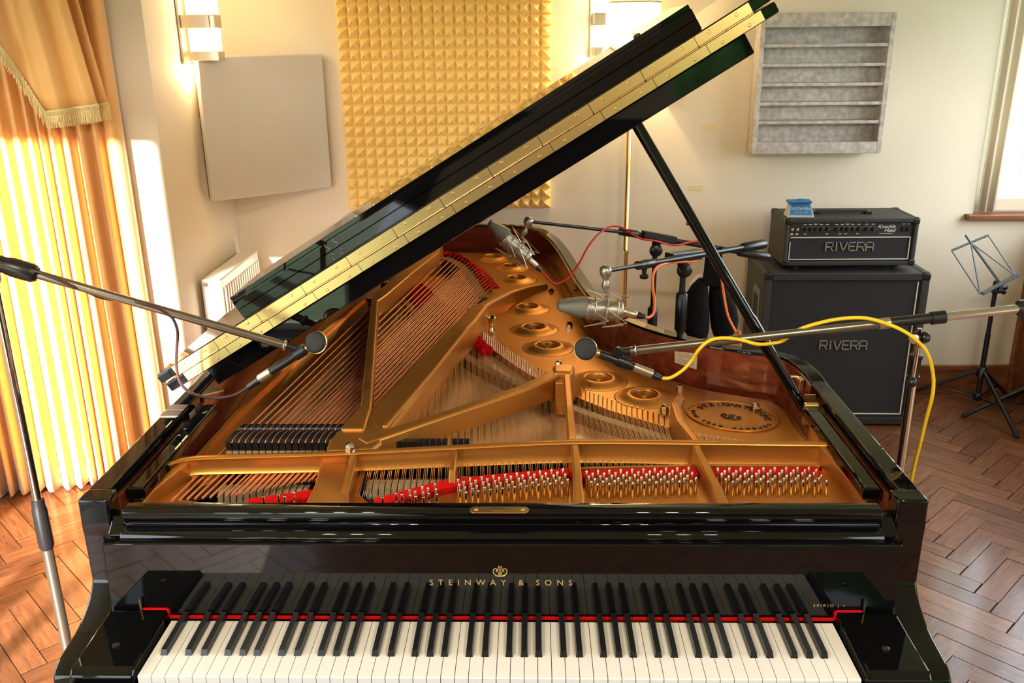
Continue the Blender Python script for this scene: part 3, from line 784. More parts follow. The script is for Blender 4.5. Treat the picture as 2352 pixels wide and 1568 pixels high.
# front web with the tuning pins
felt = {1:[(-.507,.333),(-.385,.373)],2:[(-.250,.334),(-.180,.378),(-.104,.417),(.02,.447),(.143,.470)],3:[(.161,.456),(.412,.476)],4:[(.429,.470),(.672,.476)]}
fw = [(-.737,.285),(.737,.285),(.737,.575),(.700,.575),(.685,.497),(.44,.492),(.435,.575),(.41,.575),(.408,.497),(.165,.478),(.16,.575),(.142,.575),(.14,.490),(.02,.468),(-.098,.440),(-.10,.575),(-.116,.575),(-.116,.432),(-.18,.402),(-.262,.345),(-.30,.40),(-.305,.575),(-.345,.575),(-.40,.40),(-.51,.352),(-.60,.352),(-.655,.37),(-.675,.575),(-.737,.575)]
pl.plate(fw,[],ZF-.018,ZF)
# spine-side flange
pl.prism([(-.737,.40),(-.700,.880),(-.622,1.54),(-.560,1.97),(-.60,2.30),(-.56,2.31),(-.505,1.98),(-.545,1.52),(-.590,.98),(-.605,.70),(-.63,.50),(-.66,.47)],ZW-.02,ZW+.010)
pl.beam([(-.715,.46),(-.697,.880),(-.618,1.54),(-.556,1.97),(-.60,2.28)],.012,ZW,ZW+.020)
ring(oc,.0475,.11,ZW-.034,ZW-.014).build('plate_flange','gold',pn_)
web = pl.build('plate_web','gold',pn_,bevel=.0015)
# raised lips round the openings
lip = MB()
prof = [(.086,-.0003),(.078,.0004),(.070,.0018),(.062,.0045),(.054,.0085),(.047,.0115),(.041,.0125),(.0375,.012),(.0352,.010),(.034,.005),(.0335,-.008),(.0335,-.034)]
lipm = mesh_of(MB().lathe((0,0,0),(0,0,1),[(r,h) for r,h in prof],36),'rosette','gold')
for p in lipm.polygons: p.use_smooth = True
for c in hc: inst('rosette',lipm,(c.x,c.y,ZW),pn_)
# cross bar
barp = [(-.70,.430),(-.655,.456),(-.50,.468),(-.325,.482),(-.12,.507),(.158,.537),(.42,.533),(.68,.526),(.715,.526)]
bp_ = [(p.x,p.y) for p in spline(barp,4)]
secs = [(0,.881),(.0045,.886),(.006,.898),(.0045,.909),(0,.914),(.003,.917),(.016,.9165),(.020,.913),(.020,.881)]
vs, fs = [], []
for (x,y) in bp_:
    zb = lerp(.880,.865,min(1,max(0,(x+.66)/1.1)))
    for (dy,z) in secs: vs.append((x,y+dy,zb+(z-.881)*(.918-zb)/(.917-.881)))
k = len(secs)
for i in range(len(bp_)-1):
    for j in range(k): fs.append((i*k+j,i*k+(j+1)%k,(i+1)*k+(j+1)%k,(i+1)*k+j))
fs += [tuple(range(k)), tuple(range((len(bp_)-1)*k+k-1,(len(bp_)-1)*k-1,-1))]
MB().add(vs,fs,True).build('cross_bar','gold',pn_)
# struts
def Zp(z, *pts): return [(Z(a,b,z).x,Z(a,b,z).y) for a,b in pts]
def strut(pts, w, z0, z1, bev=.005): return MB().beam(pts,w,z0,z1).build('strut','gold',pn_,bevel=bev,seg=3)
# S1: spine-side strut, then its bend to the tail
MB().prism([(-.372,.60),(-.352,.735),(-.4825,1.66),(-.490,1.755),(-.478,1.80),(-.430,2.09),(-.372,2.40),(-.392,2.60),(-.330,2.62),(-.322,2.38),(-.385,2.06),(-.440,1.73),(-.458,1.655),(-.325,.735),(-.318,.60)],ZW-.01,ZT).build('strut','gold',pn_,bevel=.006,seg=3)
# S2: broad strut from the knot to the ridge across the web
MB().prism([(-.345,.66),(-.160,1.52),(-.140,1.62),(-.105,1.655),(-.085,1.60),(-.115,1.43),(-.135,1.352),(-.262,.60),(-.30,.56)],ZW-.01,.916).build('strut','gold',pn_,bevel=.010,seg=3)
rg = [Z(a,b,z) for a,b,z in ((1085,712,.912),(1125,690,.902),(1173,667,.884),(1215,655,.866),(1254,650,.850))]
strut([(p.x,p.y) for p in rg],[.05,.038,.034,.032,.028],ZW-.01,[.914,.903,.885,.866,.850],.010)
strut([(-.276,.62),(-.20,1.0),(-.139,1.36)],[.016,.016,.020],.90,.9215,.007)
# S3: strut to the hub in the middle
S3 = [(-.315,.545),(-.14,.70),(.03,.855),(.100,.925),(.146,.972)]
strut(S3,[.040,.032,.032,.036,.034],.862,[.919,.919,.919,.924,.928],.006)
hub = MB().prism([(.118,.935),(.168,.935),(.176,.99),(.150,1.01),(.116,.985)],ZW-.01,.932).build('strut_hub','gold',pn_,bevel=.008,seg=3)
MB().box((.122,.905,ZW-.01),(.150,.934,.915)).build('hub_post','gold',pn_,bevel=.004)
strut([(.150,.555),(.151,.75),(.152,.945)],[.020,.018,.018],.878,[.916,.920,.928],.004)
strut([(.165,.985),(.185,1.06),(.222,1.13)],[.022,.020,.016],ZW-.01,[.905,.872,.842],.008)
# S5 in the treble, curling to the rim
strut([(.424,.548),(.405,.66),(.412,.78),(.437,.87),(.452,.935)],[.020,.022,.024,.024,.02],ZW-.01,[.916,.916,.908,.890,.850],.006)
# knot where the bass struts meet
MB().prism([(-.385,.495),(-.285,.505),(-.27,.545),(-.285,.62),(-.315,.70),(-.352,.70),(-.372,.62),(-.39,.56)],.874,.9165).build('strut_knot','gold',pn_,bevel=.008,seg=3)
nutm = mesh_of(MB().lathe((0,0,0),(0,0,1),[(.011,0),(.011,.012),(.008,.018),(.003,.021),(0,.0215)],6,False),'nut','chrome')
# front struts below the bar
def fstrut(pts, w, zs): return MB().beam(pts,w,ZF-.01,zs).build('strut','gold',pn_,bevel=.004,seg=3)
MB().prism(Zp(.895,(735,1062),(800,1062),(800,1175),(680,1175),(702,1150),(722,1110)),ZF-.01,.894).build('strut','gold',pn_,bevel=.006,seg=3)
fstrut([(-.322,.49),(-.318,.40),(-.315,.29)],[.016,.016,.016],[.914,.900,.888])
fstrut([(-.106,.515),(-.106,.44),(-.105,.405)],[.012,.013,.015],[.914,.900,.874])
fstrut([(.155,.545),(.155,.42),(.152,.29)],[.016,.018,.022],[.915,.902,.888])
fstrut([(.418,.54),(.424,.47),(.434,.38),(.436,.29)],[.016,.018,.020,.026],[.915,.905,.895,.884])
for s, pts in ((-1,[(-.672,.462),(-.715,.36),(-.725,.29)]),(1,[(.690,.545),(.715,.42),(.728,.29)])):
    fstrut(pts,[.014,.02,.026],[.914,.898,.888])
strut([(.694,.545),(.722,.66),(.732,.74)],[.014,.012,.010],ZW-.01,[.914,.890,.865],.003)
# ---- maker's cartouche cast in the treble web
EL, ER, ET, EB = [Z(a,b,ZW) for a,b in ((1580,938),(1786,975),(1700,917),(1668,975))]
ec = (EL+ER)/2; ea = (ER-EL)/2; eb = (ET-EB)/2; eb = eb-ea*(eb.dot(ea)/ea.dot(ea))
el = lambda w, k=1: ec+ea*(k*math.cos(w))+eb*(k*math.sin(w))
MB().tube([el(2*PI*k/48)+V((0,0,.002)) for k in range(49)],.0030,6,cap=False).build('cartouche','gold',pn_)
cart = MB().prism([(el(2*PI*k/40,.96).x,el(2*PI*k/40,.96).y) for k in range(40)],ZW-.001,ZW+.0012).build('cartouche_field','gold',pn_)
def arc_text(txt, a0, a1, size, k, flip):
    mb = MB(); n = len(txt); ws = [lerp(a0,a1,q/200) for q in range(201)]; cum = [0]
    for q in range(200): cum.append(cum[-1]+(el(ws[q+1],k)-el(ws[q],k)).length)
    for i, ch in enumerate(txt):
        if ch == ' ': continue
        tgt = cum[-1]*i/(n-1); w = next(ws[q] for q in range(201) if cum[q] >= tgt-1e-6); p = el(w,k); q = el(w+.01,k); t = (q-p).normalized()
        if not flip: t = -t
        up = V((-t.y,t.x,0))
        m2 = text_mb(ch,size,p+V((0,0,ZW+.0016-p.z)),t,up,.0016)
        mb.add(m2.v,m2.f)
    return mb
arc_text('STEINWAY&SONS',PI*.93,PI*.07,.026,.70,False).build('lettering','relief_shade',cart,fix=False)
arc_text('NEW YORK HAMBURG',PI*1.06,PI*1.94,.0155,.90,True).build('lettering','relief_shade',cart,fix=False)
le = MB(); eu = ea.normalized(); ev = eb.normalized(); lc = ec+ev*(-.006)+V((0,0,.003))
for s in (-1,1):
    le.tube([lc+eu*(s*x*1.5)+ev*y*1.3 for x,y in ((.001,-.012),(.010,-.010),(.017,-.002),(.014,.006),(.009,.004),(.010,-.001))],.0018,5)
    le.tube([lc+eu*(s*x)+ev*y for x,y in ((.002,-.010),(.007,-.002),(.004,.008),(.007,.016))],.0012,5)
le.tube([lc+ev*-.014,lc+ev*.014],.0012,5).build('emblem','relief_shade',cart,fix=False)
# label on the inner rim
qa, qb = V((.575,1.0725,0)), V((.513,1.1185,0))
def rimpt(px,py):      # point on the inner rim face near the treble bend
    best = None
    P = offset(oc,.0475)
    for i in range(len(P)-1):
        a, b = V((P[i][0],P[i][1],0)), V((P[i+1][0],P[i+1][1],0)); t = b-a
        if t.length < 1e-6 or a.x < .3 or a.y > 1.5 or a.y < .6: continue
        nn = V((-t.y,t.x,0)); p = onplane(px,py,a,nn); k = (p-a).dot(t)/t.dot(t)
        if -.01 <= k <= 1.01 and ZW-.02 < p.z < ZR+.02: best = (p, nn.normalized())
    return best
Lp = [rimpt(a,b) for a,b in ((1550,806),(1602,812),(1600,848),(1550,832))]
if all(Lp):
    off = [p+n*.0008 for p,n in Lp]; lb = MB().add([p for p in off]+[p+n*.0008-n*.0014 for p,n in Lp],[(0,1,2,3),(7,6,5,4),(0,4,5,1),(1,5,6,2),(2,6,7,3),(3,7,4,0)]).build('paper_label','paper',pn_)
    tb = MB(); a, b, c, d = off; nn = Lp[0][1]
    for k in range(7):
        t = .14+k*.115; u0 = .12+.06*((k*37)%5)/5; u1 = .9-.07*((k*53)%4)/4
        if k == 3: continue
        p = a.lerp(d,t).lerp(b.lerp(c,t),u0); q = a.lerp(d,t).lerp(b.lerp(c,t),u1); dn = (d-a).normalized()*.0012
        tb.add([p+nn*.0004,q+nn*.0004,q+dn+nn*.0004,p+dn+nn*.0004],[(0,1,2,3)])
    tb.build('print','maple',lb,fix=False)
# nuts and bolts on the plate
for a, b in ((1283,836),(1526,938)):
    p = Z(a,b,ZW+.01); inst('nut',nutm,(p.x,p.y,ZW),pn_)
for a, b in ((1273,668),(1316,745)):
    p = Z(a,b,ZW+.006); inst('nut',nutm,(p.x-.012,p.y,ZW-.004),pn_)
for a, b in ((1563,888),(1735,932)):
    p = Z(a,b,ZW+.012); inst('nut',nutm,(p.x,p.y,ZW),pn_)
p = Z(803,1024,.93); inst('nut',nutm,(p.x,p.y,.9165),pn_)
p = Z(1122,756,ZW)+V((.012,-.02,0))
MB().lathe((p.x,p.y,ZW),(0,0,1),[(.011,0),(.011,.004),(.009,.006),(.009,.038),(.014,.044),(.016,.048),(.013,.050),(.010,.046)],20).build('nose_bolt','chrome',pn_)
p = Z(850,668,.90); MB().lathe((-.515,1.80,ZW),(0,0,1),[(.009,0),(.009,.045),(.014,.05),(.016,.054),(.012,.056)],16).build('nose_bolt','chrome',pn_)
# red felt strips over the front web
for k, P in felt.items():
    Q_ = [(p.x,p.y) for p in spline(P,6)] if len(P) > 2 else P
    MB().beam(Q_,.034,ZF,ZF+.014).build('string_felt','red_felt',pn_,bevel=.002)
# agraffe line / aliquot bars
for P in ([(.165,.492),(.408,.505)],[(.432,.505),(.68,.505)]):
    MB().beam(P,.006,ZF,ZF+.012).build('bearing_bar','gold',pn_,bevel=.0015)
# ---- tuning pins
tp = MB().lathe((0,0,-.004),(0,0,1),[(.0031,0),(.0031,.030),(.0026,.032),(.0026,.039),(.0018,.0405)],8)
tpm = mesh_of(tp,'tuning_pin','pin_steel')
def felt_y(k, x):
    P = felt[k]
    for (a,ya),(b,yb) in zip(P,P[1:]):
        if a <= x <= b: return lerp(ya,yb,(x-a)/(b-a))
    return P[-1][1]
npin = 0
for k, x0, x1, notes in ((1,-.50,-.402,7),(2,-.235,-.125,9),(2,-.092,.136,19),(3,.172,.398,19),(4,.446,.660,18)):
    for i in range(notes):
        for j in range(3):
            x = lerp(x0,x1,(i+.5)/notes)+(j-1)*.0034*(1 if k > 2 else 1.2)
            y = felt_y(k,x)-.032-j*.024-(i%2)*.012
            if y < .312 or npin >= 300: continue
            q = inst('tuning_pin',tpm,(x,y,ZF),pn_,(-.10,.0,0)); npin += 1
for x in (.49,.57,.645):
    MB().lathe((x,.348,ZF),(0,0,1),[(.010,0),(.009,.004),(.004,.005)],14).build('plate_screw','steel',pn_)
# ---- bridges
br = [(p.x,p.y) for p in spline([(-.52,2.33),(-.46,2.13),(-.36,1.80),(-.26,1.55),(-.156,1.345),(-.06,1.19),(.053,1.05),(.184,.895),(.308,.785),(.414,.705),(.53,.65),(.68,.60)],5)]
MB().beam(br,.030,.810,.8425).build('long_bridge','maple',pn_,bevel=.003)
bbr = [(p.x,p.y) for p in spline([(p.x,p.y) for p in bb_],5)]
MB().beam(bbr,.036,ZW-.03,ZW+.032).build('bass_bridge','maple',pn_,bevel=.003)
# bridge pins, hitch pins: tiny, joined
hpn = MB()
def pin(mb, x, y, z0, z1, r=.0016, lean=(0,0)): mb.tube([(x,y,z0),(x+lean[0],y+lean[1],z1)],r,5)
HL = [V((x,y,0)) for x,y in hitL[::-1]]
for i in range(64):
    p = polyat(HL,(i+.5)/64); pin(hpn,p.x+.012,p.y+.018,ZW,ZW+.021,.0019)
for i in range(30):
    p = V((.452,.735,0)).lerp(V((.69,.66,0)),i/29); pin(hpn,p.x,p.y,ZW,ZW+.013)
for i in range(40):
    p = polyat([V(v) for v in ((-.445,2.30,0),(-.32,1.96,0),(-.205,1.735,0))],i/39); pin(hpn,p.x+.02,p.y+.03,ZW,ZW+.008)
BH = [Z(a,b,ZW) for a,b in ((998,576),(1040,585),(1084,607),(1115,632),(1139,662))]
BHs = spline([(p.x,p.y) for p in BH],6)
for i in range(38):
    p = polyat(BHs,i/37); pin(hpn,p.x,p.y,ZW,ZW+.016)
o = hpn.build('hitch_pins','chrome',pn_,fix=False); o['kind'] = 'stuff'
# ---- strings
random.seed(2)
NB = 20; bs = MB(); F0, F1, F2 = V((-.668,.350,0)), V((-.55,.372,0)), V((-.400,.440,0))
Fb = [F0,F1,F2]
ends = []
for i in range(NB):
    t = i/(NB-1); f0 = polyat(Fb,t); b = polyat([V((p[0],p[1],0)) for p in bbr],.02+.96*t); h = polyat(BHs,.02+.96*t)
    m_ = 1 if i < 8 else 2
    for k in range(m_):
        o = (k-(m_-1)/2)*.0085; r = lerp(.0029,.0019,t)
        d = (b-f0).normalized(); sd = V((-d.y,d.x,0))*-o
        a = f0+sd; bb2 = b+sd; zf, zb = ZF+.008, ZW+.034
        bs.tube([a+V((0,0,zf)),bb2-d*.05+V((0,0,zb))],r,6)
        bs.tube([bb2-d*.05+V((0,0,zb)),bb2+V((0,0,zb)),h+V((0,0,ZW+.010))],.0009,4)
o = bs.build('bass_strings','copper',pn_,fix=False); o['kind'] = 'stuff'
ts = MB(); brv = [V((x,y,0)) for x,y in br]
def br_y(x):
    for a, b in zip(brv,brv[1:]):
        if a.x <= x <= b.x: return lerp(a.y,b.y,(x-a.x)/(b.x-a.x))
    return brv[-1].y
HV = HL
tn = 0
for i in range(30):                       # tenor, fanned
    t = (i+.5)/30; xf = lerp(-.300,.140,t); yf = (felt_y(2,max(xf,-.249))+.014 if xf > -.25 else .36); xb = lerp(-.445,.142,t**.95)
    for k in (-1,0,1):
        o = k*.0036; a = V((xf+o,yf,ZF+.0115)); b = V((xb+o,br_y(xb),.8435)); d = (b-a); n_ = d.normalized()
        h = b+V((n_.x,n_.y,0))*.17; h.z = ZW+.006
        ts.tube([a,b,h],.0006,3)
for k2, x0, x1, nn in ((3,.172,.404,18),(4,.440,.672,17)):
    for i in range(nn):
        xf = lerp(x0,x1,(i+.5)/nn)
        for k in (-1,0,1):
            o = k*.0034; a = V((xf+o,felt_y(k2,xf)+.014,ZF+.0105)); b = V((xf+o+.006,br_y(xf),.8455)); h = b+V((.004,.085,-.010))
            ts.tube([a,b,h],.0005,3)
o = ts.build('steel_strings','string_wire',pn_,fix=False); o['kind'] = 'stuff'
# felt woven through the string tails
wv = random.Random(4)
def weave(P, n, w, z, name='braided_felt'):
    mb = MB(); pts = [polyat([V(p) for p in P],i/n) for i in range(n+1)]
    d = (pts[-1]-pts[0]).normalized(); sd = V((-d.y,d.x,0))
    for q in (0,PI):
        P_ = [p+sd*(w*.75*math.sin(i*1.9+q)+wv.uniform(-.004,.004))+V((0,0,z+.004*math.cos(i*1.9+q))) for i,p in enumerate(pts)]
        mb.tube(P_,[w*wv.uniform(.45,.62) for _ in pts],6,smooth=False)
    return mb.build(name,'red_felt',pn_,fix=False)
P2 = lambda z, *q: [(Z(a,b,z).x,Z(a,b,z).y,0) for a,b in q]
weave(P2(ZW,(978,592),(1010,588),(1046,590),(1075,605),(1100,632),(1122,664)),26,.014,ZW+.010)
weave(P2(ZW,(1100,655),(1122,668)),6,.022,ZW+.010)
weave([(-.43,2.24,0),(-.33,1.97,0),(-.225,1.755,0)],26,.028,ZW+.010)
weave([(-.42,2.06,0),(-.32,1.83,0),(-.235,1.655,0)],26,.028,.846)
weave(P2(ZW,(1066,768),(1092,790),(1116,814)),14,.024,.840)
weave(P2(ZW,(1070,756),(1078,768)),5,.014,.842)
# felt under the bass hitch pins
MB().beam([(p.x,p.y) for p in polyat and [polyat(BHs,i/16) for i in range(17)]],.03,ZW-.0005,ZW+.004).build('hitch_felt','red_felt',pn_)
# ---- dampers
dm = MB(); SY = [(0,0,.0),(.010,.0010,.004),(.030,.0045,.0075),(.052,.0085,.006),(.056,.009,.001),(.062,.0095,.001),(.064,.010,.007),(.086,.0135,.007)]
for (y,o_,z) in SY:
    for (x,zz) in ((-.0062,-.020),(.0062,-.020),(.0062,z),(-.0062,z)): dm.v.append(V((x+o_-.006,y,zz)))
for i in range(len(SY)-1):
    for j in range(4): dm.f.append([i*4+j,i*4+(j+1)%4,i*4+4+(j+1)%4,i*4+4+j]); dm.sm.append(False)
dm.f += [[0,1,2,3],[31,30,29,28]]; dm.sm += [False,False]
dme = mesh_of(MB().tube([(o_-.006+.0078,y,z-.001) for y,o_,z in SY],.0013,5),'damper_side','copper')
dmm = mesh_of(dm,'damper','ebony'); dms = mesh_of(MB().add([(-.0058,0,-.03),(.0058,0,-.03),(.0058,.018,-.03),(-.0058,.018,-.03),(-.0058,.001,-.001),(.0058,.001,-.001),(.0058,.017,0),(-.0058,.017,0)],[(0,3,2,1),(4,5,6,7),(0,1,5,4),(1,2,6,5),(2,3,7,6),(3,0,4,7)]),'damper','ebony'); 
dfm = mesh_of(MB().box((-.0120,-.004,-.034),(.0000,.006,-.0205)),'damper_felt','cream_felt')
dfm2 = mesh_of(MB().box((-.0064,-.005,-.022),(.0064,.080,-.0205)),'damper_red','red_felt')
for i in range(17):
    x = lerp(-.612,-.372,i/16); d_ = inst('damper',dmm,(x,.562,.906),pn_)
    q = inst('damper_felt',dfm,(x,.562,.906),d_); q.location = (0,0,0)
    q = inst('damper_edge',dme,(x,.562,.906),d_); q.location = (0,0,0)
for i in range(12):
    x = lerp(-.243,-.095,i/11) if i < 9 else lerp(-.243,-.095,(i+.7)/11)
    inst('damper',dms,(x,.582,.8985),pn_)
# ---- hammers seen between bar and felt
hmm = mesh_of(MB().extrude_profile([(-.022,0),(-.028,-.02),(-.012,-.045),(.012,-.045),(.028,-.02),(.022,0),(.010,.006),(-.010,.006)],-.0054,.0054),'hammer','cream_felt')
for i in range(13): inst('hammer',hmm,(lerp(-.288,-.126,i/12),.478,.846),pn_)
for i in range(17): inst('hammer',hmm,(lerp(-.088,.130,i/16),.500,.843),pn_)
for i in range(14): inst('hammer',hmm,(lerp(-.60,-.42,i/13),.455,.846),pn_)
MB().box((-.62,.42,.77),(.14,.56,.795)).build('hammer_rail','matte_black',pn_)

# ---- the lid: raised about the spine side; the front flap folded back on top of it
LO = V((-.790,.700,.972)); TH = math.radians(31.4)
E1, E2, E3 = V((math.cos(TH),0,math.sin(TH))), V((0,1,0)), V((-math.sin(TH),0,math.cos(TH)))
LP = lambda a, y, c: LO+E1*a+E2*(y-.700)+E3*c
def lid_poly(P, c0, c1):
    n = len(P); vs = [LP(a,y,c0) for a,y in P]+[LP(a,y,c1) for a,y in P]
    return MB().add(vs,[tuple(range(n-1,-1,-1)),tuple(range(n,2*n))]+[(i,(i+1)%n,n+(i+1)%n,n+i) for i in range(n)])
lo_out = [(x+.79+.006,y) for x,y in offset(oc,-.006) if y > .76 and x > -.70]
lid = lid_poly([(.0,.700),(1.592,.700)]+lo_out+[(.0,2.83)],0,.024).build('lid','black',pn_,bevel=.004,seg=3)
flap = lid_poly([(-.004,.700),(1.588,.700),(1.588,1.185),(-.004,1.185)],.0285,.0525).build('front_flap','black',pn_,bevel=.004,seg=3)
# moulded lip below the lid's front edge
MB().obox(LP(.10,.712,-.046),E1*1.415,E2*.022,E3*.046).build('lid_batten','black',pn_,bevel=.003)
# long brass hinge in sections, with knuckles and screws
sec = 12; h0, h1 = .040, 1.545
scm = mesh_of(MB().lathe((0,0,0),(0,-1,0),[(.0036,0),(.0036,.0008),(.0026,.0014)],8),'hinge_screw','brass')
for i in range(sec):
    a, b = lerp(h0,h1,i/sec)+.0006, lerp(h0,h1,(i+1)/sec)-.0006
    for (c0,c1,ex) in ((.0025,.0235,.014),(.0285,.0500,0)):
        lf = MB().obox(LP(a+ex,.6965,c0),E1*(b-a),E2*.0032,E3*(c1-c0)).build('hinge_leaf','brass',pn_)
        for k in range(2):
            p = LP(lerp(a,b,.25+.5*k)+ex,.6963,(c0+c1)/2+(.003 if c0 > .02 else -.003)); inst('screw',scm,p,lf)
    kn = MB()
    for k in range(2):
        u, w_ = lerp(a,b,k/2), lerp(a,b,(k+1)/2)-.001
        MB().tube([LP(u,.6955,.0262),LP(w_,.6955,.0262)],.0024,6).build('hinge_knuckle','brass',pn_)
# horn-shaped ends of the lid boards
MB().obox(LP(-.006,.6985,.030),E1*.035,E2*.004,E3*.018).build('lid_end','black',pn_,bevel=.003)
# lid prop with socket
PT = Y(1452,268,.745); PBm = V((.712,.735,.905))
d = (PT-PBm).normalized(); LNG = (PT-PBm).length
MB().lathe(PBm,d,[(.0095,0),(.0125,.01),(.0125,.16),(.0145,.17),(.0145,.27),(.0125,.28),(.0125,LNG-.02),(.009,LNG)],14).build('lid_prop','black',pn_)
MB().lathe(PBm+d*LNG*.66-V((.013,0,0)),(-1,0,0),[(.004,-.004),(.004,.004),(.002,.006)],8).build('prop_catch','satin_black',pn_)
q = Z(1857,935,.92)
MB().prism([(.700,.700),(.735,.700),(.7365,.716),(.700,.716)],.885,.938).build('prop_socket','brass',pn_,bevel=.004)
MB().obox((.712,.745,.932),V((.026,0,0)),V((0,.004,0)),V((0,0,.012))).build('prop_bracket','brass',pn_)
MB().tube([(.735,.86,.93),(.722,.855,.947),(.706,.85,.950)],.0045,8).box((.728,.842,.915),(.7385,.868,.945)).build('prop_hook','brass',pn_,bevel=.001)
# lid hinge hardware on the spine side
for k, y in enumerate((.70,.635)):
    pass
hp_ = MB().box((-.783,.640,ZR),(-.742,.672,ZR+.0025)).build('lid_hinge_plate','tube_grey',pn_)
MB().box((-.783,.605,ZR),(-.742,.632,ZR+.0025)).build('lid_hinge_plate','tube_grey',pn_)
MB().box((-.737,.655,.905),(-.7355,.69,.935)).build('rim_bracket','satin_metal',pn_)
MB().prism([(-.735,.73),(-.735,.80),(-.690,.765)],.948,.952).build('lid_stop','brass',pn_)

# ---- music desk laid on the folded flap
FT = LP(0,.7,.0525)
A_, B_ = onplane(547,713,FT,E3), onplane(1600,42,FT,E3)
yd = min(A_.y,B_.y); yd = (A_.y+B_.y)/2
a0, a1 = (Y(547,713,yd)-LO).dot(E1), (Y(1600,42,yd)-LO).dot(E1)
md_ = thing('music_desk','black music desk folded flat and laid on top of the raised piano lid','music desk',LP((a0+a1)/2,yd,.053))
hh = .030
def dbox(a, b, y0, y1, c0, c1): return MB().obox(LP(a,y0,c0),E1*(b-a),E2*(y1-y0),E3*(c1-c0))
dbox(a0,a1,yd,yd+.30,.0528,.0528+.027).build('base_board','black',md_,bevel=.001)
dbox(a0+.002,a1-.002,yd+.0005,yd+.29,.0800,.0800+.012).build('desk_panel','black',md_,bevel=.001)
for u in (.22,.24): MB().tube([LP(lerp(a0,a1,u),yd-.001,.056+.02*k/5) +E1*(.004*math.sin(k*1.2)) for k in range(6)],.0012,5).build('hinge_strap','chrome',md_)
MB().lathe(LP(lerp(a0,a1,.90),yd+.02,.0912),E3,[(.010,0),(.010,.004),(.004,.007)],12).build('knob','satin_black',md_)
for u in (.30,.34,.38,.47): MB().lathe(LP(lerp(a0,a1,u),yd+.012,.0912),E3,[(.004,0),(.003,.003)],8).build('screw','chrome',md_)

# ================================================================== MICROPHONES AND STANDS
def cable(name, pts, r, m_, label, n=6):
    P = spline(pts, n); o = MB().tube(P, r, 8).build(name, m_, fix=False); tag(o, label, 'cable'); return o
def tripod(c, par, m_='satin_black', R=.30, h=.10, ang=0, zc=.30):
    c = V((c[0],c[1],0))
    MB().lathe(c+V((0,0,zc-.06)),(0,0,1),[(.012,0),(.028,.005),(.028,.06),(.016,.075)],14).build('leg_hub',m_,par)
    for k in range(3):
        w = ang+2*PI*k/3; e = c+V((R*math.cos(w),R*math.sin(w),.012)); t = c+V((.022*math.cos(w),.022*math.sin(w),zc-.02))
        lg = MB().tube([t,e],.0085,8).build('leg',m_,par)
        MB().lathe(e-(e-t).normalized()*.03+V((0,0,-.0)),(e-t),[(.0115,0),(.0125,.02),(.010,.034)],10).build('foot','matte_black',lg)
        s = c+V((.02*math.cos(w),.02*math.sin(w),.12)); m2 = t.lerp(e,.5)
        MB().tube([s,m2],.005,6).build('brace',m_,par)
# ---- left: chrome boom stand with a small disc microphone
st = thing('microphone_stand','chrome boom microphone stand standing left of the piano','microphone stand',(-1.05,.52,0))
c = V((-1.05,.52,0)); zt = 1.335
tripod((c.x,c.y),st,'satin_black',.30,ang=2.2,zc=.22)
MB().tube([c+V((0,0,.12)),c+V((0,0,.70))],.0125,14).build('lower_tube','tube_grey',st)
MB().lathe(c+V((0,0,.66)),(0,0,1),[(.0135,0),(.017,.01),(.0165,.10),(.014,.112),(.0145,.118),(.0145,.126),(.012,.127)],16).build('clutch','satin_black',st)
MB().tube([c+V((0,0,.70)),c+V((0,0,zt-.02))],.0095,14).build('upper_tube','chrome',st)
yM = .62
bE = Y(655,793,yM); b0 = c+V((0,0,zt)); bd = (bE-b0).normalized()
MB().lathe(b0-V((0,0,.05)),(0,0,1),[(.012,0),(.016,.01),(.018,.05),(.014,.07)],14).build('swivel','satin_black',st)
MB().tube([b0-bd*.35,bE],.0092,14).build('boom','tube_grey',st)
pk = Y(45,612,.57); q0 = b0+bd*((pk-b0).dot(bd))
MB().lathe(b0-bd*.03,bd,[(.014,0),(.017,.01),(.017,.06),(.020,.075),(.020,.115),(.014,.125)],14).build('boom_clutch','satin_black',st)
MB().lathe(b0-bd*.35-bd*.01,-bd,[(.018,0),(.018,.10),(.012,.11)],14).build('counterweight','satin_black',st)
MB().lathe(bE-bd*.004,bd,[(.0125,0),(.0135,.003),(.0125,.006)],14).build('collar','chrome',st)
def disc_mic(root, face, pts, fr, foamdir, tipr):
    """pts: front (disc) -> black body -> silver band -> connector, world points"""
    f, a, b, c_, d_ = pts; ax = (b-a).normalized()
    MB().lathe(a,ax,[(.0085,0),(.0100,.004),(.0100,(b-a).length)],14).build('body','satin_black',root)
    MB().lathe(b,ax,[(.0102,0),(.0102,(c_-b).length-.002),(.0098,(c_-b).length)],14).build('silver_band','satin_metal',root)
    MB().lathe(c_,ax,[(.0088,0),(.0088,.012),(.0075,.014),(.0070,(d_-c_).length)],12).build('connector','satin_black',root)
    h = MB().lathe(f-foamdir*.008,foamdir,[(.0,0),(tipr*.95,.0),(tipr,.004),(tipr,.007),(tipr*.9,.008)],28).build('capsule_ring','brass',root)
    MB().lathe(f,foamdir,[(0,0),(tipr*.93,0),(tipr*.97,.004),(tipr*.93,.009),(tipr*.75,.0115),(0,.0125)],28).build('foam_disc','matte_black',root)
    MB().lathe(f+(a-f).normalized()*tipr*.9,(a-f),[(.0065,0),(.0075,.004),(.0075,(a-f).length-tipr*.9+.004)],10).build('neck','brass',root)
mp = [Y(x,y,yM) for x,y in ((727,786),(704,800),(622,853),(598,872),(569,889))]
mic = thing('small_microphone','slim black microphone with a round foam disc over the bass strings','microphone',mp[2])
disc_mic(mic,None,mp,None,V((-.30,-.82,.38)).normalized(),.0255)
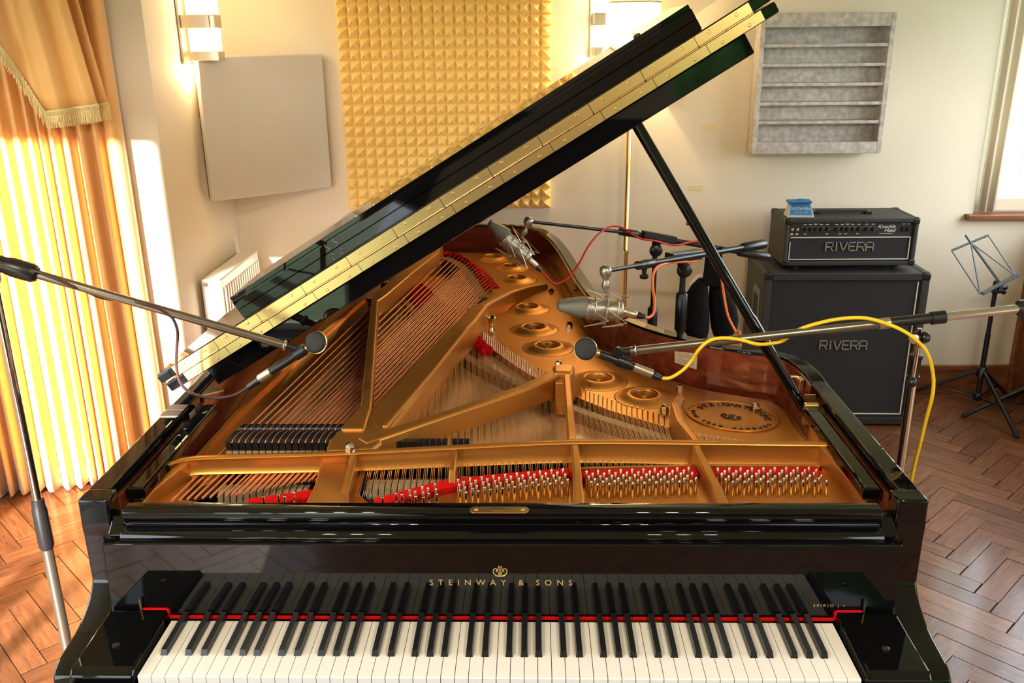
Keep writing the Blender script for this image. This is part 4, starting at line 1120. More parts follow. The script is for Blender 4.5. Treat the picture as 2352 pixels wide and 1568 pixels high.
# clip
cl = Y(690,808,yM); MB().tube([bE+bd*.004,bE+bd*.03],.008,10).build('clip_stem','satin_black',st)
MB().lathe(bE+bd*.035-V((0,.012,0)),(0,1,0),[(.010,0),(.011,.004),(.011,.02),(.010,.024)],12).build('clip_joint','satin_black',st)
MB().tube([bE+bd*.035,cl+V((0,0,.004))],.006,8).build('clip_arm','satin_black',st)
MB().lathe(cl-(mp[2]-mp[1]).normalized()*.014,(mp[2]-mp[1]),[(.0135,0),(.0135,.028)],14).build('clip','satin_black',st)
cb = []
for x, y, k in ((-60,586,-1),(0,600,1),(60,614,1),(100,622,1),(150,643,1),(190,664,.3),(230,688,-1),(280,694,-1),(330,691,0),(365,703,.8),(390,720,.6)):
    p = onplane(x,y,b0,V((0,1,0))-bd*bd.y); t = (p-b0).dot(bd); q = b0+bd*t; cb.append(V((p.x,q.y-.013*k if abs(k)>.1 else q.y-.013,p.z)))
for x, y, yy in ((398,733,.575),(408,762,.575),(406,800,.58),(405,840,.585),(415,880,.59),(445,905,.60),(495,914,.61),(540,906,.615),(569,889,.62)): cb.append(Y(x,y,yy))
cable('microphone_cable',cb,.0034,'cable_brown','dark brown cable winding along the left chrome boom to its microphone')
# ---- right: chrome boom stand, disc microphone, yellow cable
yR = .675
st = thing('microphone_stand','chrome boom microphone stand standing right of the piano rim','microphone stand',(.935,yR,0))
c = V((Y(2085,950,yR).x,yR,0))
tripod((c.x,c.y),st,'satin_black',.24,ang=0,zc=.22)
MB().tube([c+V((0,0,.12)),c+V((0,0,.62))],.0135,14).build('lower_tube','satin_black',st)
tp_ = Y(2092,868,yR).z
MB().tube([c+V((0,0,.60)),c+V((0,0,tp_))],.0100,14).build('upper_tube','chrome',st)
MB().lathe(c+V((0,0,tp_)),(0,0,1),[(.0135,0),(.0145,.002),(.0145,.006),(.0125,.007),(.0125,.045),(.0145,.047),(.0145,.056),(.006,.058)],16).build('top_clamp','satin_black',st)
bA, bB = Y(1447,806,yR), Y(2420,700,yR); bd = (bB-bA).normalized()
jt = Y(2112,775,yR-.02); bj = bA+bd*((jt-bA).dot(bd))
MB().tube([c+V((0,0,tp_+.05)),V((c.x,yR,bj.z-.02))],.006,8).build('post','chrome',st)
th = MB().lathe(jt-V((.018,0,0)),(1,0,0),[(.011,0),(.013,.006),(.013,.012),(.006,.014),(.006,.02),(.012,.021),(.014,.030),(.010,.038)],12).build('swivel','satin_black',st)
MB().tube([jt+V((0,0,-.004)),Y(2097,866,yR-.02)],.0045,8).build('handle_rod','chrome',st)
MB().lathe(Y(2097,872,yR-.02),(0,0,-1),[(.004,-.004),(.0085,0),(.0095,.008),(.006,.016)],12).build('handle_knob','satin_black',st)
MB().lathe(jt+V((-.016,0,-.0)),(0,-1,0),[(.008,0),(.011,.004),(.011,.012),(.007,.014)],12).build('wing_nut','satin_metal',st)
s1, s2, s3 = [bA+bd*((Y(x,y,yR)-bA).dot(bd)) for x,y in ((2020,748),(2140,735),(2340,714))]
MB().tube([bA,s1],.0098,14).build('boom','tube_grey',st)
MB().tube([s1-bd*.0,s2],.0118,14).build('boom_grip','satin_black',st)
MB().tube([s1-bd*.002,s1+bd*.022],.0124,14).build('collar','satin_metal',st)
MB().tube([s2-bd*.002,s2+bd*.028],.0150,14).build('boom_clutch','satin_black',st)
MB().tube([s2+bd*.028,s3],.0098,14).build('rear_boom','chrome',st)
MB().tube([s3,s3+bd*.12],.019,14).build('counterweight','satin_black',st)
MB().lathe(bA+bd*.008,bd,[(.0115,0),(.0135,.003),(.0115,.006)],14).build('collar','chrome',st)
mp = [Y(x,y,yR) for x,y in ((1345,801),(1376,812),(1455,842),(1497,860),(1519,868))]
mic = thing('small_microphone','slim black microphone with a round foam disc over the treble plate','microphone',mp[2])
disc_mic(mic,None,mp,None,V((-.10,-.93,.35)).normalized(),.0265)
cl = Y(1432,832,yR)
MB().tube([bA,bA-bd*.022],.009,10).build('clip_stem','satin_black',st)
MB().lathe(bA-bd*.026-V((0,.012,0)),(0,1,0),[(.010,0),(.012,.004),(.012,.02),(.010,.024)],12).build('clip_joint','satin_black',st)
MB().tube([bA-bd*.026,cl],.007,8).build('clip_arm','satin_black',st)
MB().lathe(cl-(mp[2]-mp[1]).normalized()*.016,(mp[2]-mp[1]),[(.0140,0),(.0140,.032)],14).build('clip','satin_black',st)
yc = [(1519,868,0),(1540,867,0),(1568,850,0),(1590,826,0),(1606,802,-.014),(1630,782,-.018),(1660,776,-.016),(1700,780,-.014),(1740,790,-.014),(1775,788,.006),(1800,781,.016),(1835,757,.004),(1880,742,-.004),(1930,732,-.008),(1985,730,-.016),(2030,741,-.020),(2070,757,-.03),(2104,780,-.034),(2130,812,-.02),(2143,860,.0),(2142,905,.01),(2128,960,.03),(2113,1020,.04),(2098,1080,.05)]
cp_ = [Y(a,b,yR+k) for a,b,k in yc]; e = cp_[-1]
cp_ += [V((e.x-.01,e.y+.02,e.z*.6)),V((e.x-.03,e.y+.05,.12)),V((e.x-.02,e.y+.10,.01)),V((e.x+.10,e.y+.12,.008))]
cable('microphone_cable',cp_,.0042,'cable_yellow','bright yellow cable looped over the right chrome boom')
# ---- two condenser microphones in cat's-cradle mounts
def condenser(root, tip, neck, tail, end, R, side):
    """tip..neck = grille head, neck..tail = body, tail..end = connector"""
    ax = (tail-neck).normalized(); v1 = ax.cross(V((0,1,0))).normalized(); v2 = ax.cross(v1).normalized()
    L = (neck-tip).length; n = 32; mb = MB(); rows = []
    for t, a, b in ((0,.30,.70),(.03,.38,.80),(.10,.46,.87),(.55,.80,.98),(.80,.97,1.0),(1,1,1)):
        o = tip+ax*L*t
        for k in range(n):
            w = 2*PI*k/n; cx, sx = math.cos(w), math.sin(w); p = 3.2-2.0*t*.6
            e = lambda q: math.copysign(abs(q)**(2/p), q)
            mb.v.append(o+v1*(e(cx)*R*a)+v2*(e(sx)*R*b))
    for i in range(5):
        for k in range(n): mb.f.append([i*n+k,i*n+(k+1)%n,(i+1)*n+(k+1)%n,(i+1)*n+k]); mb.sm.append(True)
    mb.f.append(list(range(n))); mb.sm.append(False)
    mb.build('grille','mic_grille',root)
    BL = (tail-neck).length
    MB().lathe(neck,ax,[(R*1.02,0),(R*1.05,.004),(R*1.02,.009),(R*.99,.011),(R*.99,BL*.78),(R*.97,BL*.80),(R*.97,BL*.96),(R*.90,BL),(R*.55,BL+.004)],28).build('body','nickel',root)
    CL = (end-tail).length
    MB().lathe(tail,(end-tail),[(R*.42,0),(R*.42,CL*.6),(R*.38,CL*.62),(R*.34,CL*.66)],14).build('connector','satin_metal',root)
    MB().lathe(tail+(end-tail)*.64,(end-tail),[(R*.36,0),(R*.34,CL*.1),(R*.20,CL*.36)],12).build('cable_boot','satin_black',root)
    return ax, v1, v2, BL
def cradle(root, neck, ax, v1, v2, BL, R, yoke):
    mid = neck+ax*BL*.55; rr = R*1.72
    MB().tube([mid+(v1*math.cos(w)+v2*math.sin(w))*R*1.42 for w in [k*PI/12 for k in range(25)]],.0022,6).build('cradle_ring','nickel',root)
    for sg in (-1,1):
        P = []
        for k in range(9):
            w = k*PI/4+PI/8+(PI/4 if sg > 0 else 0); t = (.95 if k % 2 else -.10)*BL*.60*sg; rad = rr*(1.0 if k % 2 else .96); P.append(mid+ax*t+(v1*math.cos(w)+v2*math.sin(w))*rad)
        MB().tube(P,.0016,5,smooth=False).build('cradle_wire','satin_metal',root)
        MB().tube([neck+ax*BL*(.55+.32*sg)+(v1*math.cos(w)+v2*math.sin(w))*R*1.08 for w in [k*PI/12 for k in range(25)]],.0014,5).build('elastic','satin_metal',root)
    a = mid+(yoke-mid).normalized()*R*1.42
    MB().lathe(a,(yoke-a),[(.004,0),(.005,.012),(.009,(yoke-a).length*.28),(.011,(yoke-a).length*.42),(.008,(yoke-a).length*.58),(.007,(yoke-a).length*.66),(.0145,(yoke-a).length*.84),(.016,(yoke-a).length),(.0145,(yoke-a).length*1.14),(.005,(yoke-a).length*1.24)],16).build('swivel_arm','nickel',root)
# near one
y2 = 1.02
T2, N2, A2, E2_ = [Y(a,b,y2) for a,b in ((1280,700),(1347,707),(1428,714),(1481,728))]; YK2 = Y(1391,622,y2)
mic = thing('condenser_microphone','silver condenser microphone lying level in a wire cradle by the bentside','microphone',N2)
ax, v1, v2, BL = condenser(mic,T2,N2,A2,E2_,.0285,1); cradle(mic,N2,ax,v1,v2,BL,.0285,YK2)
# far one
y1 = 1.66
T1, N1, A1_, E1_ = [Y(a,b,y1) for a,b in ((1124,510),(1158,546),(1213,594),(1243,622))]; YK1 = Y(1214,508,y1)
mic = thing('condenser_microphone','silver condenser microphone tilted down in a wire cradle near the piano tail','microphone',N1)
ax, v1, v2, BL = condenser(mic,T1,N1,A1_,E1_,.0265,1); cradle(mic,N1,ax,v1,v2,BL,.0265,YK1)
# black boom stands behind the bentside
def black_stand(root, yoke, clamp, rear, pole, grip, zc):
    MB().tube([yoke,clamp],.0062,10).build('thin_boom','satin_black',root)
    d = (rear-clamp).normalized()
    MB().tube([clamp-d*.0,clamp+d*.012],.014,12).tube([clamp,rear],.0095,12).build('boom','satin_black',root)
    MB().lathe(clamp-d*.03,d,[(.0125,0),(.0135,.01),(.0135,.07),(.011,.075)],12).build('boom_clutch','satin_black',root)
    MB().lathe(rear-d*.14,d,[(.012,0),(.0165,.005),(.0165,.13),(.013,.14)],14).build('counterweight','satin_black',root)
    g0, g1 = grip; t = d.cross(V((0,0,1))).normalized(); u = t.cross(d).normalized()
    MB().obox(g0-t*.016-u*.012,(g1-g0),t*.032,u*.030).build('boom_holder','satin_black',root,bevel=.004)
    top = g0.lerp(g1,.45)
    MB().tube([V((pole.x,pole.y,top.z-.06)),top-V((0,0,.005))],.016,12).build('holder_neck','satin_black',root)
    MB().lathe(V((pole.x,pole.y-.014,top.z-.045)),(0,-1,0),[(.008,0),(.022,.003),(.024,.010),(.020,.014)],16).build('clamp_knob','satin_black',root)
    MB().tube([V((pole.x,pole.y,.12)),V((pole.x,pole.y,zc))],.0125,12).build('lower_tube','satin_black',root)
    MB().lathe(V((pole.x,pole.y,zc-.10)),(0,0,1),[(.014,0),(.0185,.006),(.0185,.12),(.012,.13)],14).build('clutch','satin_black',root)
    MB().tube([V((pole.x,pole.y,zc)),V((pole.x,pole.y,top.z-.05))],.0092,12).build('upper_tube','satin_black',root)
    tripod((pole.x,pole.y),root,'satin_black',.26,ang=.5,zc=.22)
p1 = Y(1502,640,1.95); p2 = Y(1566,680,1.45)
r1 = thing('microphone_stand','black boom stand behind the piano holding the far condenser microphone','microphone stand',(p1.x,p1.y,0))
ca, cb_ = Y(1440,534,1.90), Y(1765,590,2.10)
black_stand(r1,YK1,ca,cb_,V((p1.x,1.95,0)),(Y(1475,540,1.915),Y(1550,554,1.955)),Y(1500,720,1.95).z)
r2 = thing('microphone_stand','black boom stand beside the bentside holding the near condenser microphone','microphone stand',(p2.x,p2.y,0))
ca, cb_ = Y(1478,607,1.24), Y(1756,560,1.72)
black_stand(r2,YK2,ca,cb_,V((p2.x,1.45,0)),(Y(1535,594,1.36),Y(1605,585,1.48)),Y(1562,690,1.45).z)
MB().lathe(Y(1480,616,1.24),(0,0,-1),[(.008,0),(.006,.016),(.012,.018),(.013,.026),(.010,.030)],12).build('thumb_screw','satin_black',r2)
# sandbag hung over the near boom
sb = thing('sandbag','black double sandbag hanging from the boom of the near black stand','sandbag',Y(1630,700,1.55))
def lobe(cx0, top, pts, yy, th):
    mb = MB(); n = 14
    for (cx,cy,w) in pts:
        c0 = Y(cx,cy,yy); e = (Y(cx+w,cy,yy)-c0).length
        for k in range(n):
            a = 2*PI*k/n; mb.v.append(c0+V((e*math.cos(a),th*math.sin(a)*min(1,e/.035),0)))
    for i in range(len(pts)-1):
        for k in range(n): mb.f.append([i*n+k,i*n+(k+1)%n,(i+1)*n+(k+1)%n,(i+1)*n+k]); mb.sm.append(True)
    mb.f.append(list(range(n-1,-1,-1))); mb.sm.append(False); mb.f.append([(len(pts)-1)*n+k for k in range(n)]); mb.sm.append(False)
    return mb
lobe(0,0,[(1612,640,8),(1607,655,18),(1601,680,27),(1596,710,33),(1595,735,35),(1598,755,31),(1602,772,22),(1606,784,10)],1.56,.045).build('bag','sandbag',sb)
lobe(0,0,[(1642,640,8),(1648,655,18),(1655,680,27),(1661,710,32),(1664,735,33),(1663,752,30),(1660,768,22),(1657,780,10)],1.60,.045).build('bag','sandbag',sb)
MB().add([Y(a,b,y_) for a,b,y_ in ((1622,574,1.52),(1660,566,1.52),(1656,660,1.54),(1612,656,1.54),(1622,574,1.60),(1660,566,1.60),(1656,660,1.63),(1612,656,1.63))],[(0,1,2,3),(7,6,5,4),(0,4,5,1),(1,5,6,2),(2,6,7,3),(3,7,4,0)]).build('strap','sandbag',sb,bevel=.004)
MB().tube([Y(a,b,1.52) for a,b in ((1611,630),(1600,634),(1584,652))],.006,6).build('fringe','curtain_cream',sb)
# red and orange cables
rc_ = [Y(a,b,yy) for a,b,yy in ((1238,616,1.66),(1252,632,1.66),(1268,648,1.66),(1282,651,1.67),(1305,638,1.69),(1330,605,1.72),(1350,568,1.76),(1372,540,1.80),(1394,524,1.84),(1412,519,1.86),(1432,524,1.875),(1452,537,1.86),(1475,549,1.86),(1505,553,1.88),(1535,561,1.91),(1560,562,1.93),(1590,555,1.97),(1620,556,1.98),(1645,580,1.92),(1662,650,1.80),(1672,720,1.75),(1676,770,1.73))]
e = rc_[-1]; rc_ += [V((e.x,e.y,.45)),V((e.x+.02,e.y+.02,.10)),V((e.x+.10,e.y+.05,.008))]
cable('microphone_cable',rc_,.0036,'cable_red','red cable looping from the far condenser microphone along its boom')
oc_ = [Y(a,b,yy) for a,b,yy in ((1481,728,1.02),(1490,729,1.04),(1501,718,1.08),(1503,690,1.12),(1499,660,1.16),(1500,632,1.20),(1510,613,1.25),(1535,604,1.32),(1565,601,1.38),(1592,600,1.44),(1604,590,1.47),(1612,575,1.49),(1632,566,1.50),(1648,590,1.51),(1656,630,1.51),(1663,680,1.51),(1672,725,1.50),(1690,762,1.48),(1700,785,1.47))]
e = oc_[-1]; oc_ += [V((e.x+.02,e.y,.45)),V((e.x+.02,e.y+.03,.10)),V((e.x+.12,e.y+.06,.008))]
oc2 = cable('microphone_cable',oc_,.0042,'cable_orange','orange cable hanging from the near condenser microphone and its boom')
MB().tube([Y(a,b,1.06) for a,b in ((1480,722),(1487,734),(1496,724))],.004,6).build('cable_tie','cable_green',oc2)

# ================================================================== AMPLIFIER STACK
def frame_box(o, e1, e2, e3):
    return lambda a,b,c,d,e,f: MB().obox(o+e1*a+e2*c+e3*e, e1*(b-a), e2*(d-c), e3*(f-e))
# cabinet
e1 = (V((1.837,2.665,0))-V((1.109,2.68,0))).normalized(); e2 = V((-e1.y,e1.x,0)); e3 = V((0,0,1)); o = V((1.109,2.680,0)); cw, cd, chh = .735, .355, .748
ab = thing('speaker_cabinet','tall black guitar speaker cabinet standing on the floor under the amplifier head','speaker cabinet',o+e1*cw/2+e2*cd/2)
fb_ = frame_box(o,e1,e2,e3); t = .036
for (a,b,e,f,nm,mm) in ((0,t,.012,chh,'side_panel','tolex_side'),(cw-t,cw,.012,chh,'side_panel','tolex_side')): fb_(a,b,0,cd,e,f).build(nm,mm,ab,bevel=.006)
fb_(t,cw-t,0,cd,chh-t,chh).build('top_panel','tolex',ab,bevel=.004); fb_(t,cw-t,0,cd,.012,.012+t).build('bottom_panel','tolex',ab,bevel=.004)
fb_(t,cw-t,cd-.015,cd,.012+t,chh-t).build('back_panel','tolex',ab)
fb_(t,cw-t,.010,.022,.012+t,chh-t).build('grille_cloth','grille',ab)
def strip(fr, pts, w, d0, d1, par, mm, nm):
    for (a,e),(b,f) in pts:
        fr(min(a,b)-(w/2 if abs(a-b)<1e-6 else 0),max(a,b)+(w/2 if abs(a-b)<1e-6 else 0),d0,d1,min(e,f)-(w/2 if abs(e-f)<1e-6 else 0),max(e,f)+(w/2 if abs(e-f)<1e-6 else 0)).build(nm,mm,par)
l, r_, b_, tt = t+.006, cw-t-.014, .012+t+.016, chh-t-.006
strip(fb_,[((l,b_),(r_,b_)),((r_,b_),(r_,tt))],.0045,.0045,.0115,ab,'piping','piping')
for a in (0,cw):
    for f in (.012,chh):
        for dpt in (0,cd):
            p = o+e1*a+e2*dpt+e3*f; s = lambda v, q: v*(1 if q else -1)
            sx, sy, sz = (1 if a == 0 else -1),(1 if dpt == 0 else -1),(1 if f < .1 else -1)
            MB().obox(p-e1*.003*sx-e2*.003*sy-e3*.003*sz,e1*.042*sx,e2*.042*sy,e3*.042*sz).build('corner_cap','satin_black',ab,bevel=.012,seg=3)
fb_(-.004,.001,.055,.185,.42,.655).build('handle_plate','stand_blue',ab,bevel=.002)
fb_(-.0052,-.0035,.080,.160,.455,.620).build('handle_cup','matte_black',ab)
for u in (.066,.174):
    for f in (.432,.643): MB().lathe(o-e1*.004+e2*u+e3*f,-e1,[(.004,0),(.003,.0015)],8).build('screw','steel',ab)
for a in (.08,cw-.08):
    for dpt in (.06,cd-.06): MB().lathe(o+e1*a+e2*dpt,(0,0,1),[(.018,0),(.02,.0125)],10).build('foot','matte_black',ab)
# lettering of bars
def bar_letters(fr_o, e1, e2, e3, a0, e0, w, h, th, par, mm):
    strokes = {'R':[[(0,0),(0,1),(.85,1),(1,.88),(1,.58),(.88,.46),(.18,.46)],[(.62,.46),(1,0)]],'I':[[(.5,0),(.5,1)]],'V':[[(0,1),(.45,0),(.55,0),(1,1)]],
      'E':[[(1,1),(.12,1),(0,.88),(0,.12),(.12,0),(1,0)],[(0,.52),(.85,.52)]],'A':[[(0,0),(0,.86),(.14,1),(.86,1),(1,.86),(1,0)],[(.18,.42),(1,.42)]]}
    x = a0
    for ch, cwid in (('R',1),('I',.45),('V',1),('E',.9),('R',1),('A',1)):
        mb = MB(); ww = w*cwid
        for s in strokes[ch]:
            P = [fr_o+e1*(x+u*ww)+e3*(e0+v*h) for u,v in s]
            for p, q in zip(P,P[1:]):
                d = (q-p).normalized(); n = d.cross(e2).normalized()*th/2
                mb.obox(p-n-d*th*.35-e2*.004,(q-p)+d*th*.7,n*2,e2*.004)
        mb.build('letter',mm,par)
        x += ww+w*.26
q1, q2 = Y(1883,803,2.675), Y(1992,783,2.675)
lw_ = (q2-q1).dot(e1); bar_letters(o,e1,e2,e3,(q1-o).dot(e1),q1.z,lw_/(5.35+.26*5),q2.z-q1.z,.0055,ab,'logo') if False else None
qo = o+e2*.0095
bar_letters(qo,e1,e2,e3,(q1-qo).dot(e1),q1.z,(lw_)/(5.35+.26*5),q2.z-q1.z,.0050,ab,'logo')
# head
ho = V((1.190,2.702,.7485)); hw, hd_, hz = .588, .262, .240
h1 = V((1,0.0,0)); h2 = V((0,1,0))
am = thing('amplifier_head','black guitar amplifier head standing on the speaker cabinet','amplifier',ho+h1*hw/2+h2*hd_/2)
fh = frame_box(ho,h1,h2,e3); t = .020; z0 = .026
fh(0,t,0,hd_,z0,hz).build('side_panel','tolex_side',am,bevel=.006); fh(hw-t,hw,0,hd_,z0,hz).build('side_panel','tolex_side',am,bevel=.006)
fh(t,hw-t,0,hd_,hz-t,hz).build('top_panel','tolex',am,bevel=.004); fh(t,hw-t,0,hd_,z0,z0+t).build('bottom_panel','tolex',am,bevel=.004)
fh(t,hw-t,hd_-.012,hd_,z0+t,hz-t).build('back_panel','tolex',am)
zs = .158
fh(t,hw-t,.012,.022,z0+t,zs).build('grille_cloth','grille',am)
cpn = fh(t,hw-t,.012,.024,zs,hz-t).build('control_panel','matte_black',am)
l, r_, b_, tt = t+.008, hw-t-.010, z0+t+.008, zs-.004
strip(fh,[((l,b_),(r_,b_)),((r_,b_),(r_,tt)),((l,tt),(r_,tt)),((l,b_),(l,tt-.02))],.0038,.007,.0125,am,'piping','piping')
for a in (0,hw):
    for f in (z0,hz):
        for dpt in (0,hd_):
            p = ho+h1*a+h2*dpt+e3*f; sx, sy, sz = (1 if a == 0 else -1),(1 if dpt == 0 else -1),(1 if f < .1 else -1)
            MB().obox(p-h1*.003*sx-h2*.003*sy-e3*.003*sz,h1*.034*sx,h2*.034*sy,e3*.034*sz).build('corner_cap','satin_black',am,bevel=.010,seg=3)
for a in (.07,hw-.07):
    for dpt in (.05,hd_-.05): MB().lathe(ho+h1*a+h2*dpt+e3*.0005,(0,0,1),[(.016,0),(.018,.0255)],10).build('foot','matte_black',am)
yp = ho.y+.012
knm = mesh_of(MB().lathe((0,0,0),(0,-1,0),[(.0095,0),(.0085,.004),(.0065,.005),(.006,.014),(.0055,.0145)],14),'knob','satin_black')
kz = .190
for px in (1849,1861,1873,1886,1900,1921,1934,1946,1958,1972,1990,2005):
    p = Y(px,522,yp); k = inst('knob',knm,(p.x,yp,ho.z+kz),am)
    tk = MB()
    for j in range(9):
        w = -.75*PI+j*1.5*PI/8; cc = V((p.x+.0118*math.sin(w),yp-.0004,ho.z+kz+.0118*math.cos(w))); d = V((math.sin(w),0,math.cos(w)))
        tk.tube([cc,cc+d*.0035],.0006,4)
    tk.build('dial_marks','print_white',k)
    MB().box((p.x-.007,yp-.0008,ho.z+kz+.021),(p.x+.007,yp,ho.z+kz+.0235)).build('caption','print_white',cpn)
for px in (1820,1832):
    p = Y(px,522,yp); MB().lathe((p.x,yp,ho.z+kz),(0,-1,0),[(.0075,0),(.0075,.004),(.0045,.006),(.0035,.006),(.0035,.001)],12).build('jack','brass',am)
    MB().box((p.x-.006,yp-.0008,ho.z+kz-.024),(p.x+.006,yp,ho.z+kz-.018)).build('caption','print_white',cpn)
for px in (1850,1900,1930,1943,1970):
    p = Y(px,531,yp); MB().box((p.x-.006,yp-.0008,ho.z+kz-.022),(p.x+.006,yp,ho.z+kz-.0195)).build('caption','print_white',cpn)
for px in (1875,1948):
    p = Y(px,510,yp); MB().box((p.x-.012,yp-.0008,ho.z+kz+.027),(p.x+.012,yp,ho.z+kz+.0295)).build('caption','print_white',cpn)
p = Y(2037,520,yp)
text_mb('Knuckle',.0235,(p.x-.001,yp-.0006,ho.z+kz+.004),(1,0,0),(0,0,1),.0003,1.0,shear=.35).build('lettering','print_white',cpn,fix=False)
text_mb('Head',.0225,(p.x+.014,yp-.0006,ho.z+kz-.013),(1,0,0),(0,0,1),.0003,1.0,shear=.35).build('lettering','print_white',cpn,fix=False)
MB().box((p.x-.03,yp-.0008,ho.z+kz-.0215),(p.x+.028,yp,ho.z+kz-.0200)).build('underline','print_white',cpn)
for px in (2075,2086):
    q = Y(px,520,yp); MB().box((q.x-.006,yp-.007,ho.z+kz-.010),(q.x+.006,yp,ho.z+kz+.010)).build('switch','satin_black',am,bevel=.002)
    MB().box((q.x-.006,yp-.0008,ho.z+kz+.021),(q.x+.006,yp,ho.z+kz+.023)).build('caption','print_white',cpn)
q1, q2 = Y(1895,575,yp), Y(2006,556,yp); qo = V((q1.x,yp-.001,0))
bar_letters(qo,h1,h2,e3,0,q1.z,(q2.x-q1.x)/(5.35+.26*5),q2.z-q1.z,.0050,am,'logo')
hs = MB().extrude_profile([(.12,hz),(.12,hz+.010),(.15,hz+.010),(.15,hz)],ho.x+.17,ho.x+.40)
hs = MB(); hs.obox(ho+h1*.165+h2*.115+e3*(hz+.006),h1*.235,h2*.03,e3*.010)
hs.build('carry_handle','matte_black',am,bevel=.004)
for a in (.155,.385): fh(a,a+.03,.108,.152,hz,hz+.012).build('handle_end','satin_black',am,bevel=.003)
# tent card on the head
ko = V((ho.x+.014,ho.y+.035,ho.z+hz+.001)); 
kc = thing('card_packet','small blue folded card packet standing on the amplifier head','packet',ko+V((.05,.03,0)))
kw, kd, kh = .105, .07, .062
A = [ko,ko+V((kw+.012,-.008,0)),ko+V((kw+.02,kd,0)),ko+V((.0,kd,0))]
tp2 = [ko+V((.010,.028,kh)),ko+V((kw-.002,.022,kh)),ko+V((kw-.004,.045,kh)),ko+V((.012,.05,kh))]
MB().add(A+tp2,[(0,3,2,1),(0,1,5,4),(1,2,6,5),(2,3,7,6),(3,0,4,7),(4,5,6,7)]).build('box','card_white',kc)
n_ = (A[1]-A[0]).cross(tp2[0]-A[0]).normalized(); 
if n_.y > 0: n_ = -n_
fr = [A[0],A[1],tp2[1],tp2[0]]
def onface(u, v): return fr[0].lerp(fr[1],u).lerp(fr[3].lerp(fr[2],u),v)
MB().add([onface(.02,.05)+n_*.0006,onface(.98,.05)+n_*.0006,onface(1,1)+n_*.0006,onface(0,1)+n_*.0006],[(0,1,2,3)]).build('front_print','card_pale',kc,fix=False)
MB().add([onface(.06,.16)+n_*.0010,onface(.92,.14)+n_*.0010,onface(.95,.92)+n_*.0010,onface(.13,.92)+n_*.0010],[(0,1,2,3)]).build('blue_field','card_blue',kc,fix=False)
fx_ = (onface(1,.5)-onface(0,.5)).normalized(); fu_ = (onface(.5,1)-onface(.5,0)).normalized()
text_mb('MOTHMEN',.0155,onface(.51,.50)+n_*.0014,fx_,fu_,.0003,1.05).build('lettering','print_white',kc,fix=False)
text_mb('90',.0115,onface(.49,.27)+n_*.0014,fx_,fu_,.0003,1.0).build('lettering','print_red',kc,fix=False)
for u in (.30,.66):
    p = onface(u,.33)+n_*.0014; MB().add([p,p+fx_*.012,p+fx_*.012+fu_*.0018,p+fu_*.0018],[(0,1,2,3)]).build('print_bar','print_white',kc,fix=False)
MB().obox(tp2[0]+V((-.008,-.022,-.004)),V((kw-.004,-.004,.002)),V((0,.05,.004)),V((0,-.004,.010))).build('flap','card_blue',kc,bevel=.002)
MB().obox(tp2[0]+V((.038,.0,.008)),V((.026,0,0)),V((0,.006,0)),V((0,0,.008))).build('hang_tab','card_blue',kc,bevel=.002)

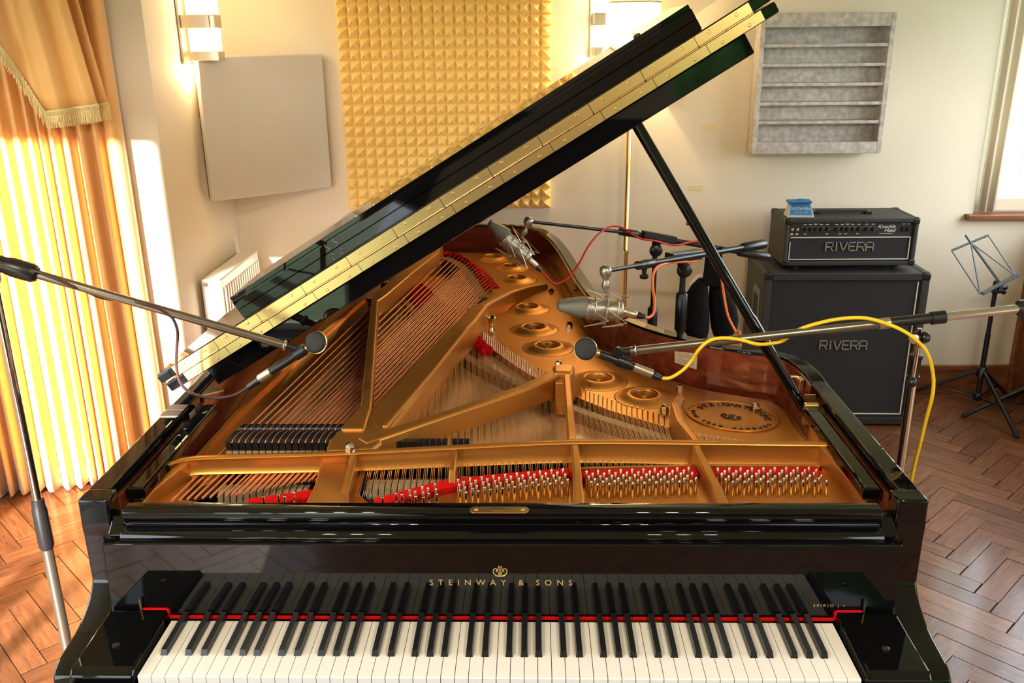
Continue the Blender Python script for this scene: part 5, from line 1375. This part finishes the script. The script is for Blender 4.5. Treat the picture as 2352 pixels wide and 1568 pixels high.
# ================================================================== MUSIC STANDS
def music_stand(c, label, desk):
    r = thing('music_stand', label, 'music stand', c, 'folding music stands'); c = V(c)
    MB().tube([c+V((0,0,.10)),c+V((0,0,.40))],.0125,12).build('lower_tube','satin_black',r)
    MB().tube([c+V((0,0,.36)),c+V((0,0,.66))],.0105,12).build('upper_tube','satin_black',r)
    MB().lathe(c+V((0,0,.18)),(0,0,1),[(.014,0),(.024,.004),(.024,.05),(.015,.055)],12).build('leg_hub','satin_black',r)
    MB().lathe(c+V((0,0,.06)),(0,0,1),[(.014,0),(.02,.004),(.02,.035),(.015,.04)],12).build('brace_hub','satin_black',r)
    for w in desk['legs']:
        e = c+V((w[0],w[1],.012)); t = c+V((w[0]*.06,w[1]*.06,.21)); lg = MB().tube([t,e],.0095,8).build('leg','satin_black',r)
        MB().lathe(e-(e-t).normalized()*.03,(e-t),[(.012,0),(.0135,.02),(.011,.034)],10).build('foot','matte_black',lg)
        MB().tube([c+V((w[0]*.05,w[1]*.05,.08)),t.lerp(e,.55)],.006,6).build('brace','satin_black',r)
    MB().lathe(c+V((0,0,.60)),(0,0,1),[(.013,0),(.016,.005),(.016,.05),(.013,.06)],12).build('clutch','satin_black',r)
    MB().lathe(c+V((.015,-.005,.63)),(1,0,0),[(.006,0),(.011,.006),(.011,.03),(.008,.034)],10).build('wing_nut','satin_black',r)
    return r, c
yS = 2.83
cS = (2.236,2.85,0)
r, c = music_stand(cS,'black folding music stand with an open wire desk beside the speaker cabinet',{'legs':[(-.32,.16),(.04,-.32),(.24,.16)]})
P = {k:Y(a,b,yS+d) for k,(a,b,d) in {'tl':(2186,575,.05),'tr':(2270,540,.05),'br':(2332,632,-.03),'bl':(2251,675,-.03),'ap':(2230,557,.05),'top':(2218,540,.05),'mid':(2297,650,-.0),'hinge':(2300,668,0),'jt':(2286,672,.01)}.items()}
MB().tube([P['tl'],P['tr']],.0055,6).build('top_bar','stand_blue',r)
MB().obox(P['bl'],P['br']-P['bl'],V((0,-.03,0)),V((.004,0,.012))).build('bottom_ledge','stand_blue',r,bevel=.002)
for a, b in (('tl','bl'),('tr','br')): MB().tube([P[a],P[b]],.0035,6).build('side_bar','stand_blue',r)
for a, b in (('ap','bl'),('ap','br')): MB().tube([P[a],P[b]],.0035,6).build('diagonal_bar','stand_blue',r)
MB().tube([P['top'],P['ap'],P['mid'],P['hinge']],.006,6).build('spine_bar','stand_blue',r)
MB().tube([P['hinge'],Y(2308,672,yS)],.011,8).build('desk_clamp','satin_black',r)
MB().tube([P['hinge']-V((.012,0,.002)),P['jt'],V((c.x,c.y,.655))],.010,8).build('tilt_arm','satin_black',r)
r, c = music_stand((2.47,2.72,0),'black folding music stand mostly out of frame at the right edge',{'legs':[(-.33,.05),(.06,-.2),(.04,.30)]})
MB().obox(c+V((-.02,0,.70)),V((.05,0,0)),V((0,-.03,0)),V((0,0,.012))).build('bottom_ledge','stand_blue',r,bevel=.002)
MB().tube([c+V((0,0,.64)),c+V((0,0,.92))],.006,6).build('spine_bar','stand_blue',r)
